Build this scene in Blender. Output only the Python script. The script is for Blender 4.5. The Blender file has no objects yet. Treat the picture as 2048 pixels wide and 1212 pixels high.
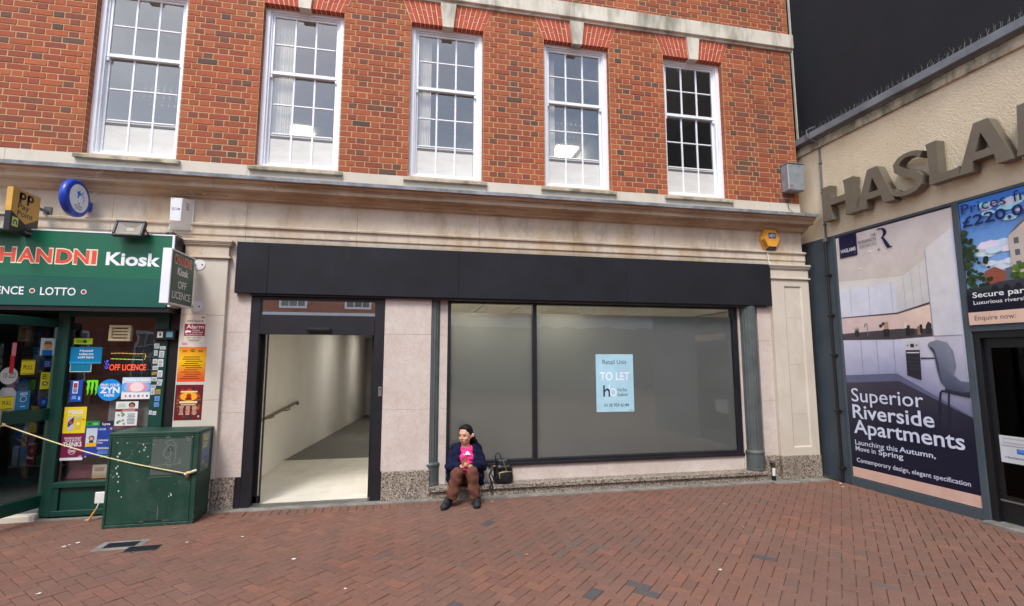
import bpy, bmesh, math, random
from mathutils import Vector, Matrix, noise
random.seed(7)
S = bpy.context.scene
COL = S.collection
# ------------------------------------------------------------------ camera
cd = bpy.data.cameras.new('camera'); cam = bpy.data.objects.new('camera', cd); COL.objects.link(cam)
cd.sensor_width = 36.0; cd.lens = 17.221; cd.clip_start = 0.05; cd.clip_end = 500
cam.location = (0.0, -6.232, 1.68)
cam.rotation_euler = (math.radians(90 + 6.544), math.radians(0.0), math.radians(-11.351))
S.camera = cam
# ------------------------------------------------------------------ sky and sun
SUN_EL, SUN_AZ = math.radians(52), math.radians(203)
W = bpy.data.worlds.new('World'); S.world = W; W.use_nodes = True
nt = W.node_tree; nt.nodes.clear()
out = nt.nodes.new('ShaderNodeOutputWorld'); bg = nt.nodes.new('ShaderNodeBackground')
sky = nt.nodes.new('ShaderNodeTexSky'); sky.sky_type = 'NISHITA'; sky.sun_disc = False
sky.sun_elevation = SUN_EL; sky.sun_rotation = SUN_AZ; sky.air_density = 1.0; sky.dust_density = 1.5; sky.ozone_density = 1.0
tc = nt.nodes.new('ShaderNodeTexCoord'); mp = nt.nodes.new('ShaderNodeMapping'); mp.inputs['Scale'].default_value = (1.0, 1.0, 2.2)
nz = nt.nodes.new('ShaderNodeTexNoise'); nz.inputs['Scale'].default_value = 2.3; nz.inputs['Detail'].default_value = 7; nz.inputs['Roughness'].default_value = .55
rp = nt.nodes.new('ShaderNodeValToRGB'); rp.color_ramp.elements[0].position = .42; rp.color_ramp.elements[1].position = .70
cl = nt.nodes.new('ShaderNodeTexNoise'); cl.inputs['Scale'].default_value = 4.1; cl.inputs['Detail'].default_value = 6
cr = nt.nodes.new('ShaderNodeValToRGB'); cr.color_ramp.elements[0].color = (6.2, 6.7, 7.4, 1); cr.color_ramp.elements[1].color = (10.2, 10.6, 11.2, 1)
cr.color_ramp.elements[0].position = .3; cr.color_ramp.elements[1].position = .7
mx = nt.nodes.new('ShaderNodeMixRGB')
L = nt.links.new
L(tc.outputs['Generated'], mp.inputs['Vector']); L(mp.outputs[0], nz.inputs['Vector']); L(mp.outputs[0], cl.inputs['Vector'])
L(nz.outputs['Fac'], rp.inputs['Fac']); L(cl.outputs['Fac'], cr.inputs['Fac'])
L(rp.outputs['Color'], mx.inputs['Fac']); L(sky.outputs[0], mx.inputs['Color1']); L(cr.outputs['Color'], mx.inputs['Color2'])
L(mx.outputs[0], bg.inputs['Color']); bg.inputs['Strength'].default_value = 0.14; L(bg.outputs[0], out.inputs['Surface'])
sl = bpy.data.lights.new('sun', 'SUN'); sun = bpy.data.objects.new('sun', sl); COL.objects.link(sun)
sl.energy = 1.5; sl.angle = math.radians(16); sl.color = (1.0, .975, .94)
sd = Vector((math.sin(SUN_AZ) * math.cos(SUN_EL), math.cos(SUN_AZ) * math.cos(SUN_EL), math.sin(SUN_EL)))
sun.rotation_euler = sd.to_track_quat('Z', 'Y').to_euler(); sun.location = (0, -8, 20)
vs = S.view_settings; vs.view_transform = 'Standard'; vs.look = 'None'; vs.exposure = 0.84; vs.gamma = 1
S.cycles.max_bounces = 8; S.cycles.transparent_max_bounces = 24; S.cycles.caustics_reflective = False; S.cycles.caustics_refractive = False
S.cycles.sample_clamp_indirect = 6; S.cycles.use_denoising = True

# ------------------------------------------------------------------ helpers
def lin(v):
    v /= 255.0
    return v / 12.92 if v <= .04045 else ((v + .055) / 1.055) ** 2.4
def C(r, g, b): return (lin(r), lin(g), lin(b), 1.0)
def link(o, parent=None):
    COL.objects.link(o)
    if parent: o.parent = parent
    return o
def tag(o, label, cat, group=None):
    o['label'] = label; o['category'] = cat
    if group: o['group'] = group
    return o
def frame(o, u, v=(0, 0, 1)):
    u = Vector(u).normalized(); v = Vector(v).normalized(); n = u.cross(v); v = n.cross(u)
    m = Matrix.Identity(4)
    for i in range(3): m[i][0], m[i][1], m[i][2], m[i][3] = u[i], v[i], n[i], o[i]
    return m
def front(x, y, z): return frame((x, y, z), (1, 0, 0))          # sheet facing the street: local x right, y up, z out
def thing(name, label, cat, M=None, group=None):
    e = bpy.data.objects.new(name, None); e.empty_display_size = .1; link(e)
    if M is not None: e.matrix_world = M
    return tag(e, label, cat, group)
def at(x, y, z): return Matrix.Translation((x, y, z))

class MB:
    def __init__(s): s.v = []; s.f = []; s.c = []; s.mi = []
    def add(s, vs, fs, col=None, mi=0):
        b = len(s.v); s.v += [tuple(p) for p in vs]
        for f in fs: s.f.append([b + i for i in f]); s.c.append(col); s.mi.append(mi)
        return s
    def box(s, x0, x1, y0, y1, z0, z1, b=0.0, col=None, mi=0):
        if x0 > x1: x0, x1 = x1, x0
        if y0 > y1: y0, y1 = y1, y0
        if z0 > z1: z0, z1 = z1, z0
        b = min(b, (x1 - x0) * .45, (y1 - y0) * .45, (z1 - z0) * .45)
        if b <= 0:
            vs = [(x, y, z) for z in (z0, z1) for y in (y0, y1) for x in (x0, x1)]
            return s.add(vs, [(0, 2, 3, 1), (4, 5, 7, 6), (0, 1, 5, 4), (2, 6, 7, 3), (0, 4, 6, 2), (1, 3, 7, 5)], col, mi)
        vs = []; idx = {}
        X = (x0, x1); Y = (y0, y1); Z = (z0, z1); sg = (1, -1)
        for i in (0, 1):
            for j in (0, 1):
                for k in (0, 1):
                    for a in range(3):
                        p = [X[i] + (b * sg[i] if a != 0 else 0), Y[j] + (b * sg[j] if a != 1 else 0), Z[k] + (b * sg[k] if a != 2 else 0)]
                        idx[i, j, k, a] = len(vs); vs.append(p)
        fs = []
        def q(*ks): fs.append([idx[k] for k in ks])
        for t in (0, 1):
            q((t,0,0,0),(t,1,0,0),(t,1,1,0),(t,0,1,0)); q((0,t,0,1),(1,t,0,1),(1,t,1,1),(0,t,1,1)); q((0,0,t,2),(1,0,t,2),(1,1,t,2),(0,1,t,2))
        for i in (0, 1):
            for j in (0, 1):
                q((i,j,0,0),(i,j,1,0),(i,j,1,1),(i,j,0,1)); q((i,0,j,0),(i,1,j,0),(i,1,j,2),(i,0,j,2)); q((0,i,j,1),(1,i,j,1),(1,i,j,2),(0,i,j,2))
                for k in (0, 1): q((i,j,k,0),(i,j,k,1),(i,j,k,2))
        return s.add(vs, fs, col, mi)
    def prism(s, poly, y0, y1, axis='y', col=None, mi=0):
        # poly in 2D; axis y: (x,z); axis x: (y,z); axis z: (x,y)
        n = len(poly)
        f = {'y': lambda p, t: (p[0], t, p[1]), 'x': lambda p, t: (t, p[0], p[1]), 'z': lambda p, t: (p[0], p[1], t)}[axis]
        vs = [f(p, y0) for p in poly] + [f(p, y1) for p in poly]
        fs = [list(range(n)), list(range(2 * n - 1, n - 1, -1))] + [(i, i + n, (i + 1) % n + n, (i + 1) % n) for i in range(n)]
        return s.add(vs, fs, col, mi)
    def tube(s, path, r, n=8, closed=False, col=None, caps=True, mi=0):
        P = [Vector(p) for p in path]; R = r if isinstance(r, (list, tuple)) else [r] * len(P)
        vs = []; up = None
        for i, p in enumerate(P):
            d = (P[min(i + 1, len(P) - 1)] - P[max(i - 1, 0)]).normalized()
            if up is None:
                up = Vector((0, 0, 1)) if abs(d.z) < .9 else Vector((1, 0, 0))
            a = d.cross(up).normalized(); up = a.cross(d).normalized()
            for k in range(n):
                t = 2 * math.pi * k / n
                vs.append(p + (a * math.cos(t) + up * math.sin(t)) * R[i])
        fs = []
        for i in range(len(P) - 1):
            for k in range(n):
                fs.append((i * n + k, i * n + (k + 1) % n, (i + 1) * n + (k + 1) % n, (i + 1) * n + k))
        if caps: fs += [list(range(n - 1, -1, -1)), list(range((len(P) - 1) * n, len(P) * n))]
        return s.add(vs, fs, col, mi)
    def lathe(s, prof, cx=0, cy=0, n=24, axis='z', col=None, flute=0, mi=0):
        vs = []
        for r, z in prof:
            for k in range(n):
                t = 2 * math.pi * k / n
                rr = r * (1 - (flute * (k % 2)))
                if axis == 'z': vs.append((cx + rr * math.cos(t), cy + rr * math.sin(t), z))
                elif axis == 'y': vs.append((cx + rr * math.cos(t), z, cy + rr * math.sin(t)))
                else: vs.append((z, cx + rr * math.cos(t), cy + rr * math.sin(t)))
        fs = []
        for i in range(len(prof) - 1):
            for k in range(n): fs.append((i * n + k, i * n + (k + 1) % n, (i + 1) * n + (k + 1) % n, (i + 1) * n + k))
        fs += [list(range(n - 1, -1, -1)), list(range((len(prof) - 1) * n, len(prof) * n))]
        return s.add(vs, fs, col, mi)
    def ell(s, c, r, n=12, m=8, rot=None, col=None, mi=0):
        vs = []; c = Vector(c)
        for i in range(m + 1):
            ph = math.pi * i / m
            for k in range(n):
                t = 2 * math.pi * k / n
                p = Vector((r[0] * math.sin(ph) * math.cos(t), r[1] * math.sin(ph) * math.sin(t), r[2] * math.cos(ph)))
                if rot is not None: p = rot @ p
                vs.append(c + p)
        fs = [(i * n + k, (i + 1) * n + k, (i + 1) * n + (k + 1) % n, i * n + (k + 1) % n) for i in range(m) for k in range(n)]
        return s.add(vs, fs, col, mi)
    def build(s, name, mat, parent=None, smooth=False, M=None, label=None, cat=None, group=None, kind=None):
        me = bpy.data.meshes.new(name); me.from_pydata(s.v, [], s.f)
        for m in (mat if isinstance(mat, (list, tuple)) else [mat]): me.materials.append(m)
        if any(s.mi): me.polygons.foreach_set('material_index', s.mi)
        if any(c is not None for c in s.c):
            at_ = me.attributes.new('Col', 'FLOAT_COLOR', 'CORNER'); dat = []
            for p, c in zip(me.polygons, s.c):
                c = c if c is not None else (1, 1, 1, 1)
                if isinstance(c[0], (tuple, list)):
                    for k in range(p.loop_total): dat += list(c[k])
                else: dat += list(c) * p.loop_total
            at_.data.foreach_set('color', dat)
        bm = bmesh.new(); bm.from_mesh(me); bmesh.ops.recalc_face_normals(bm, faces=bm.faces); bm.to_mesh(me); bm.free()
        if smooth: me.polygons.foreach_set('use_smooth', [True] * len(me.polygons))
        me.update()
        o = bpy.data.objects.new(name, me); link(o, parent)
        if M is not None: o.matrix_world = M
        if label: tag(o, label, cat, group)
        if kind: o['kind'] = kind
        return o

# text as mesh data (built-in font), normalised so the capital height is 1
_tc = {}
def text2d(body, bold=0.0, space=1.0):
    k = (body, bold, space)
    if k in _tc: return _tc[k]
    cu = bpy.data.curves.new('t', 'FONT'); cu.body = body; cu.size = 1.43; cu.offset = bold; cu.resolution_u = 3; cu.space_character = space
    cu.fill_mode = 'FRONT' if hasattr(cu, 'fill_mode') else cu.fill_mode
    o = bpy.data.objects.new('t', cu); COL.objects.link(o)
    me = bpy.data.meshes.new_from_object(o.evaluated_get(bpy.context.evaluated_depsgraph_get()))
    vs = [(v.co.x, v.co.y) for v in me.vertices]; fs = [list(p.vertices) for p in me.polygons]
    bpy.data.objects.remove(o); bpy.data.curves.remove(cu); bpy.data.meshes.remove(me)
    x0 = min(p[0] for p in vs); x1 = max(p[0] for p in vs)
    vs = [(x - x0, y) for x, y in vs]
    _tc[k] = (vs, fs, x1 - x0); return _tc[k]

class Print(MB):
    """flat print: coloured sheets in local x,y with tiny steps in z"""
    STEP = .0007
    def poly(s, pts, col, lay=1):
        return s.add([(p[0], p[1], lay * s.STEP) for p in pts], [list(range(len(pts)))], col)
    def rect(s, x0, y0, x1, y1, col, lay=1): return s.poly([(x0, y0), (x1, y0), (x1, y1), (x0, y1)], col, lay)
    def grad(s, x0, y0, x1, y1, cb, ct, lay=1): return s.poly([(x0, y0), (x1, y0), (x1, y1), (x0, y1)], [cb, cb, ct, ct], lay)
    def disc(s, x, y, r, col, lay=1, n=28, ry=None):
        return s.poly([(x + r * math.cos(2 * math.pi * k / n), y + (ry or r) * math.sin(2 * math.pi * k / n)) for k in range(n)], col, lay)
    def text(s, body, x, y, h, col, lay=2, w=None, bold=0.0, al='l', space=1.0, shear=0.0):
        vs, fs, tw = text2d(body, bold, space); sx = h if w is None else w / tw
        ox = x - (0 if al == 'l' else tw * sx * (.5 if al == 'c' else 1))
        return s.add([(ox + (p[0] + shear * p[1]) * sx, y + p[1] * h, lay * s.STEP) for p in vs], fs, col)
    def lines(s, x0, y0, x1, y1, n, col, lay=2, fill=.5, jag=.25):
        dy = (y1 - y0) / n
        for i in range(n):
            a = random.random() * jag * (x1 - x0) * .5
            s.rect(x0 + a, y0 + dy * i, x1 - a, y0 + dy * (i + fill), col, lay)
        return s
    def base(s, w, h, col, t=.002, x=0, y=0): return s.box(x, x + w, y, y + h, -t, 0, col=col)

# ------------------------------------------------------------------ materials
def newmat(name):
    m = bpy.data.materials.new(name); m.use_nodes = True
    n = m.node_tree; b = n.nodes['Principled BSDF']
    return m, n, b
def N(n, t, **k):
    x = n.nodes.new(t)
    for a, v in k.items(): setattr(x, a, v)
    return x
def ramp(n, fac, stops, interp='LINEAR'):
    r = N(n, 'ShaderNodeValToRGB'); e = r.color_ramp; e.interpolation = interp
    while len(e.elements) < len(stops): e.elements.new(.5)
    for el, (p, c) in zip(e.elements, stops): el.position = p; el.color = c if len(c) == 4 else (*c, 1)
    n.links.new(fac, r.inputs['Fac']); return r.outputs['Color']
def pos(n): return N(n, 'ShaderNodeNewGeometry').outputs['Position']
def noise_(n, scale, detail=5, rough=.55, vec=None, stretch=None):
    x = N(n, 'ShaderNodeTexNoise'); x.inputs['Scale'].default_value = scale; x.inputs['Detail'].default_value = detail; x.inputs['Roughness'].default_value = rough
    v = vec or pos(n)
    if stretch:
        mp_ = N(n, 'ShaderNodeMapping'); mp_.inputs['Scale'].default_value = stretch; n.links.new(v, mp_.inputs['Vector']); v = mp_.outputs[0]
    n.links.new(v, x.inputs['Vector']); return x.outputs['Fac']
def mixc(n, fac, a, b, mode='MIX'):
    x = N(n, 'ShaderNodeMixRGB', blend_type=mode)
    for s_, v in ((0, fac), (1, a), (2, b)):
        if isinstance(v, (int, float)): x.inputs[s_].default_value = v
        elif isinstance(v, tuple): x.inputs[s_].default_value = v
        else: n.links.new(v, x.inputs[s_])
    return x.outputs[0]
def bump(n, b, h, strength, dist=.01):
    x = N(n, 'ShaderNodeBump'); x.inputs['Strength'].default_value = strength; x.inputs['Distance'].default_value = dist
    n.links.new(h, x.inputs['Height']); n.links.new(x.outputs[0], b.inputs['Normal'])
def surf(name, c1, c2, scale=4, rough=.7, bs=60, bst=.2, bd=.004, metal=0, stain=None, spec=.5, stretch=None, c3=None):
    m, n, b = newmat(name)
    f = noise_(n, scale, 7, .6, stretch=stretch)
    st = [(.3, c1), (.7, c2)] if c3 is None else [(.28, c1), (.5, c2), (.72, c3)]
    col = ramp(n, f, st)
    if stain:   # (colour, scale, lo, hi, amount, stretch)
        g = ramp(n, noise_(n, stain[1], 8, .65, stretch=stain[5] if len(stain) > 5 else None), [(stain[2], (0, 0, 0, 1)), (stain[3], (stain[4],) * 3 + (1,))])
        col = mixc(n, g, col, stain[0])
    n.links.new(col, b.inputs['Base Color'])
    b.inputs['Roughness'].default_value = rough; b.inputs['Metallic'].default_value = metal; b.inputs['Specular IOR Level'].default_value = spec
    if bst: bump(n, b, noise_(n, bs, 6, .6), bst, bd)
    return m
def plain(name, col, rough=.5, metal=0, spec=.5, vary=.12):
    m, n, b = newmat(name)
    a = tuple(c * (1 - vary) for c in col[:3]) + (1,); d = tuple(min(1, c * (1 + vary)) for c in col[:3]) + (1,)
    n.links.new(ramp(n, noise_(n, 9, 5), [(.3, a), (.7, d)]), b.inputs['Base Color'])
    b.inputs['Roughness'].default_value = rough; b.inputs['Metallic'].default_value = metal; b.inputs['Specular IOR Level'].default_value = spec
    return m
def emit(name, col, strength):
    m, n, b = newmat(name); b.inputs['Base Color'].default_value = col
    b.inputs['Emission Color'].default_value = col; b.inputs['Emission Strength'].default_value = strength
    return m
def glass(name, tint=(.97, .985, .98, 1), gain=1.0, rough=0.0, wav=0):
    m = bpy.data.materials.new(name); m.use_nodes = True; n = m.node_tree; n.nodes.clear()
    o = N(n, 'ShaderNodeOutputMaterial'); t = N(n, 'ShaderNodeBsdfTransparent'); g = N(n, 'ShaderNodeBsdfGlossy'); mx = N(n, 'ShaderNodeMixShader'); f = N(n, 'ShaderNodeFresnel')
    t.inputs[0].default_value = tint; g.inputs['Roughness'].default_value = rough; f.inputs['IOR'].default_value = 1.52
    if wav:
        bu = N(n, 'ShaderNodeBump'); bu.inputs['Strength'].default_value = wav; bu.inputs['Distance'].default_value = .02
        n.links.new(noise_(n, 2.5, 2), bu.inputs['Height']); n.links.new(bu.outputs[0], g.inputs['Normal'])
    ma = N(n, 'ShaderNodeMath', operation='MULTIPLY'); ma.inputs[1].default_value = gain
    bf = N(n, 'ShaderNodeNewGeometry'); iv = N(n, 'ShaderNodeMath', operation='SUBTRACT'); iv.inputs[0].default_value = 1; n.links.new(bf.outputs['Backfacing'], iv.inputs[1]); m2 = N(n, 'ShaderNodeMath', operation='MULTIPLY', use_clamp=True)
    n.links.new(f.outputs[0], ma.inputs[0]); n.links.new(ma.outputs[0], m2.inputs[0]); n.links.new(iv.outputs[0], m2.inputs[1]); n.links.new(m2.outputs[0], mx.inputs[0]); n.links.new(t.outputs[0], mx.inputs[1]); n.links.new(g.outputs[0], mx.inputs[2]); n.links.new(mx.outputs[0], o.inputs['Surface'])
    return m
def rnd_attr(n):
    a = N(n, 'ShaderNodeAttribute', attribute_type='OBJECT', attribute_name='rnd'); g = N(n, 'ShaderNodeAttribute', attribute_type='GEOMETRY', attribute_name='rnd')
    s_ = N(n, 'ShaderNodeMath', operation='ADD'); n.links.new(a.outputs['Fac'], s_.inputs[0]); n.links.new(g.outputs['Fac'], s_.inputs[1]); return s_.outputs[0]

def brick_mat(name, stops, rough=.85, grime=None, bst=.5, bs=55, gum=False):
    m, n, b = newmat(name)
    col = ramp(n, rnd_attr(n), stops)
    col = mixc(n, .35, col, ramp(n, noise_(n, 26, 6, .7), [(.3, (.35, .35, .35, 1)), (.7, (1.25, 1.2, 1.15, 1))]), 'MULTIPLY')
    sp = ramp(n, noise_(n, 140, 3, .6), [(.62, (0, 0, 0, 1)), (.75, (.2, .2, .2, 1))])
    col = mixc(n, sp, col, (.10, .055, .04, 1))
    if grime:
        g = ramp(n, noise_(n, grime[1], 8, .6), [(.38, (0, 0, 0, 1)), (.68, (grime[2],) * 3 + (1,))]); col = mixc(n, g, col, grime[0])
    if gum:
        vo = N(n, 'ShaderNodeTexVoronoi'); vo.inputs['Scale'].default_value = 2.1; n.links.new(pos(n), vo.inputs['Vector'])
        col = mixc(n, ramp(n, vo.outputs['Distance'], [(.028, (.6, .6, .6, 1)), (.045, (0, 0, 0, 1))]), col, C(96, 86, 80))
        v2 = N(n, 'ShaderNodeTexVoronoi'); v2.inputs['Scale'].default_value = 1.3; n.links.new(pos(n), v2.inputs['Vector'])
        col = mixc(n, ramp(n, v2.outputs['Distance'], [(.012, (.7, .7, .7, 1)), (.02, (0, 0, 0, 1))]), col, C(196, 190, 180))
        st = ramp(n, noise_(n, 1.7, 9, .7), [(.50, (0, 0, 0, 1)), (.66, (.55, .55, .55, 1))]); col = mixc(n, st, col, C(104, 80, 68))
    n.links.new(col, b.inputs['Base Color']); b.inputs['Roughness'].default_value = rough; b.inputs['Specular IOR Level'].default_value = .3
    bump(n, b, noise_(n, bs, 7, .65), bst, .006)
    return m
BR = brick_mat('brick_clay', [(0, C(186, 106, 70)), (.22, C(176, 95, 63)), (.45, C(161, 84, 61)), (.62, C(148, 78, 60)), (.80, C(136, 77, 64)), (.90, C(122, 80, 70)), (.95, C(104, 82, 73)), (1, C(80, 72, 69))], grime=(C(118, 78, 60), 1.1, .45))
RUB = brick_mat('rubbed_brick', [(0, C(188, 92, 66)), (1, C(172, 80, 58))], bst=.2)
PAV = brick_mat('paver_clay', [(0, C(138, 96, 78)), (.2, C(130, 92, 77)), (.45, C(124, 88, 75)), (.7, C(119, 86, 73)), (.84, C(116, 89, 77)), (.90, C(113, 90, 80)), (.955, C(104, 90, 82)), (.965, C(84, 82, 84)), (1, C(72, 74, 80))], grime=(C(118, 98, 88), .8, .45), bst=.2, bs=90, gum=True)
MORTAR = surf('lime_mortar', C(180, 140, 98), C(202, 166, 122), 14, .95, 120, .5)
JOINT = surf('jointing_sand', C(108, 88, 77), C(156, 130, 114), 10, .95, 150, .4)
def weathered(name, c1, c2, c3, ochre, soot, streak):
    m, n, b = newmat(name)
    col = ramp(n, noise_(n, 1.7, 8, .62), [(.28, c1), (.5, c2), (.72, c3)])
    o_ = ramp(n, noise_(n, 1.25, 9, .68, stretch=(1, 1, .7)), [(.50, (0, 0, 0, 1)), (.66, (.85, .85, .85, 1))]); col = mixc(n, o_, col, ochre)
    s_ = ramp(n, noise_(n, 3.2, 10, .72, stretch=streak), [(.50, (0, 0, 0, 1)), (.70, (.75, .75, .75, 1))]); col = mixc(n, s_, col, soot)
    w_ = ramp(n, noise_(n, 5.5, 9, .75), [(.64, (0, 0, 0, 1)), (.67, (.8, .8, .8, 1))]); col = mixc(n, w_, col, C(226, 216, 200))
    d_ = ramp(n, noise_(n, 30, 6, .7), [(.66, (0, 0, 0, 1)), (.72, (.6, .6, .6, 1))]); col = mixc(n, d_, col, C(130, 112, 92))
    n.links.new(col, b.inputs['Base Color']); b.inputs['Roughness'].default_value = .88; b.inputs['Specular IOR Level'].default_value = .3
    bump(n, b, noise_(n, 45, 8, .7), .4, .005); return m
STONE = weathered('limestone', C(184, 170, 150), C(202, 188, 168), C(212, 201, 184), C(182, 154, 118), C(150, 136, 118), (1.2, 1, .5))
STONEC = weathered('sooty_cornice_stone', C(160, 140, 118), C(186, 166, 142), C(202, 184, 160), C(172, 142, 108), C(112, 96, 82), (.35, 1, 7))
STONEW = surf('pale_weathered_stone', C(206, 199, 182), C(222, 214, 198), 2.2, .88, 70, .3, stain=(C(118, 114, 98), 2.6, .47, .66, .85, (1, 1, .3)))
STONEP = surf('portland_stone', C(196, 185, 168), C(212, 203, 188), 1.4, .85, 70, .2, stain=(C(170, 160, 142), 2.0, .52, .75, .6, (1, 1, .4)))
SILL = surf('sill_stone', C(172, 160, 138), C(200, 188, 166), 4, .9, 60, .3, stain=(C(96, 96, 76), 3.5, .45, .62, .85, (1, 1, .5)))
LEAD = surf('lead_sheet', C(104, 110, 116), C(158, 162, 166), 6, .55, 30, .4, stain=(C(70, 74, 80), 5, .5, .7, .7))
COPL = surf('coping_paint', C(94, 99, 106), C(122, 127, 133), 3, .7, 40, .2, stain=(C(74, 76, 80), 2, .5, .7, .7))
def marble():
    m, n, b = newmat('pink_marble')
    base = ramp(n, noise_(n, 2.2, 8, .65), [(.25, C(194, 180, 168)), (.5, C(206, 194, 184)), (.75, C(216, 206, 198))])
    v = ramp(n, noise_(n, 5.5, 9, .75), [(.47, (0, 0, 0, 1)), (.495, (.45, .45, .45, 1)), (.51, (0, 0, 0, 1))])
    col = mixc(n, v, base, C(176, 140, 124)); sp = ramp(n, noise_(n, 22, 5, .6), [(.66, (0, 0, 0, 1)), (.72, (.5, .5, .5, 1))])
    col = mixc(n, sp, col, C(162, 140, 130)); n.links.new(col, b.inputs['Base Color']); b.inputs['Roughness'].default_value = .38
    bump(n, b, noise_(n, 9, 5), .08, .01); return m
MARB = marble()
def granite():
    m, n, b = newmat('speckled_granite')
    vo = N(n, 'ShaderNodeTexVoronoi'); vo.inputs['Scale'].default_value = 70; n.links.new(pos(n), vo.inputs['Vector'])
    col = ramp(n, vo.outputs['Color'], [(.12, C(56, 52, 48)), (.3, C(104, 95, 85)), (.55, C(146, 134, 120)), (.85, C(186, 172, 156))])
    g = ramp(n, noise_(n, 2.5, 6), [(.45, (0, 0, 0, 1)), (.75, (.45, .45, .45, 1))]); col = mixc(n, g, col, C(96, 88, 72))
    n.links.new(col, b.inputs['Base Color']); b.inputs['Roughness'].default_value = .6; bump(n, b, noise_(n, 60, 5), .15, .005); return m
GRAN = granite()
CONC = surf('kerb_concrete', C(116, 112, 104), C(150, 146, 138), 7, .9, 60, .5, stain=(C(84, 80, 74), 3, .48, .68, .7))
PAINTW = surf('white_gloss_paint', C(230, 233, 238), C(240, 243, 247), 3, .4, 30, 0, stain=(C(206, 206, 202), 7, .62, .78, .35))
FASC = surf('black_board_paint', C(22, 23, 29), C(32, 33, 40), 2.5, .7, 25, .12, spec=.3, stain=(C(66, 66, 70), 4, .60, .76, .3, (1, 1, .2)))
FRAMEB = surf('black_metal_frame', C(22, 22, 27), C(34, 34, 40), 5, .42, 40, .05)
IRON = surf('painted_iron', C(72, 79, 78), C(90, 97, 95), 5, .6, 50, .25, stain=(C(58, 62, 60), 4, .5, .7, .6, (3, 3, .4)))
GREENS = surf('green_sign_panel', C(24, 96, 70), C(30, 104, 77), 1.5, .34, 30, .03)
GREENT = surf('green_sign_lower', C(24, 84, 72), C(30, 92, 80), 1.5, .34, 30, .03)
GREENP = surf('green_gloss_timber', C(12, 56, 46), C(18, 68, 56), 3, .36, 25, .12, stain=(C(30, 60, 52), 6, .6, .8, .5))
def cabinet_mat():
    m, n, b = newmat('worn_green_cabinet_paint')
    col = ramp(n, noise_(n, 3, 6), [(.3, C(11, 52, 40)), (.7, C(18, 64, 49))])
    g = ramp(n, noise_(n, 5, 8, .7, stretch=(1, 1, .5)), [(.47, (0, 0, 0, 1)), (.66, (.75, .75, .75, 1))]); col = mixc(n, g, col, C(46, 74, 62))
    d = ramp(n, noise_(n, 11, 9, .75, stretch=(.6, 1, 1)), [(.63, (0, 0, 0, 1)), (.65, (.9, .9, .9, 1))]); col = mixc(n, d, col, C(128, 128, 114))
    d2 = ramp(n, noise_(n, 16, 9, .75, stretch=(.4, 1, 1.6)), [(.635, (0, 0, 0, 1)), (.66, (1, 1, 1, 1))]); col = mixc(n, d2, col, C(16, 34, 28))
    n.links.new(col, b.inputs['Base Color']); b.inputs['Roughness'].default_value = .5; bump(n, b, noise_(n, 14, 7, .7), .35, .008); return m
CABM = cabinet_mat()
GREYP = surf('grey_overpaint', C(66, 76, 70), C(86, 92, 86), 6, .6, 30, .2)
REND = surf('cream_render', C(205, 189, 160), C(218, 203, 176), 1.8, .9, 48, .9, .012, stain=(C(178, 160, 132), 1.0, .52, .75, .6, (1, 1, .5)))
SLATEP = surf('slate_grey_paint', C(66, 76, 84), C(76, 86, 94), 2, .5, 30, .05, stain=(C(50, 58, 64), 3, .55, .75, .5))
BLACKW = surf('black_rendered', C(12, 13, 19), C(20, 21, 28), 2, .85, 80, .3)
LETM = surf('bronze_letter', C(104, 96, 82), C(116, 108, 94), 5, .5, 30, .05, metal=.15)
WALLI = surf('interior_emulsion', C(208, 204, 196), C(220, 216, 208), 1, .9, 40, .03)
FLOORI = surf('pale_floor_vinyl', C(200, 195, 182), C(216, 211, 200), 2.2, .6, 40, .03, stain=(C(176, 168, 150), 4, .5, .75, .6))
RAMPI = surf('grey_ramp_vinyl', C(92, 88, 80), C(104, 100, 92), 3, .7, 40, .05)
CEILI = surf('ceiling_tile', C(206, 204, 196), C(220, 218, 210), 6, .9, 90, .2)
DARKI = surf('dim_room_wall', C(150, 150, 150), C(165, 165, 163), 1, .9, 40, .03)
STEEL = surf('brushed_steel', C(150, 150, 148), C(176, 176, 172), 8, .35, 60, .05, metal=.8)
GALV = surf('galvanised_steel', C(132, 140, 146), C(166, 173, 178), 10, .5, 60, .05, metal=.35)
GREYPL = plain('grey_plastic', C(96, 98, 100), .5)
WHITEPL = surf('white_plastic', C(222, 220, 214), C(234, 232, 227), 5, .4, 30, .03, stain=(C(190, 184, 170), 4, .55, .75, .5))
CREAMPL = plain('cream_plastic', C(222, 208, 166), .4)
BLKPL = plain('black_plastic', C(22, 23, 26), .4)
GLASS = glass('window_glass', wav=.08, gain=1.7)
GLASSU = glass('old_sash_glass', (.985, .99, .985, 1), wav=.12, gain=4.6)
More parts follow.
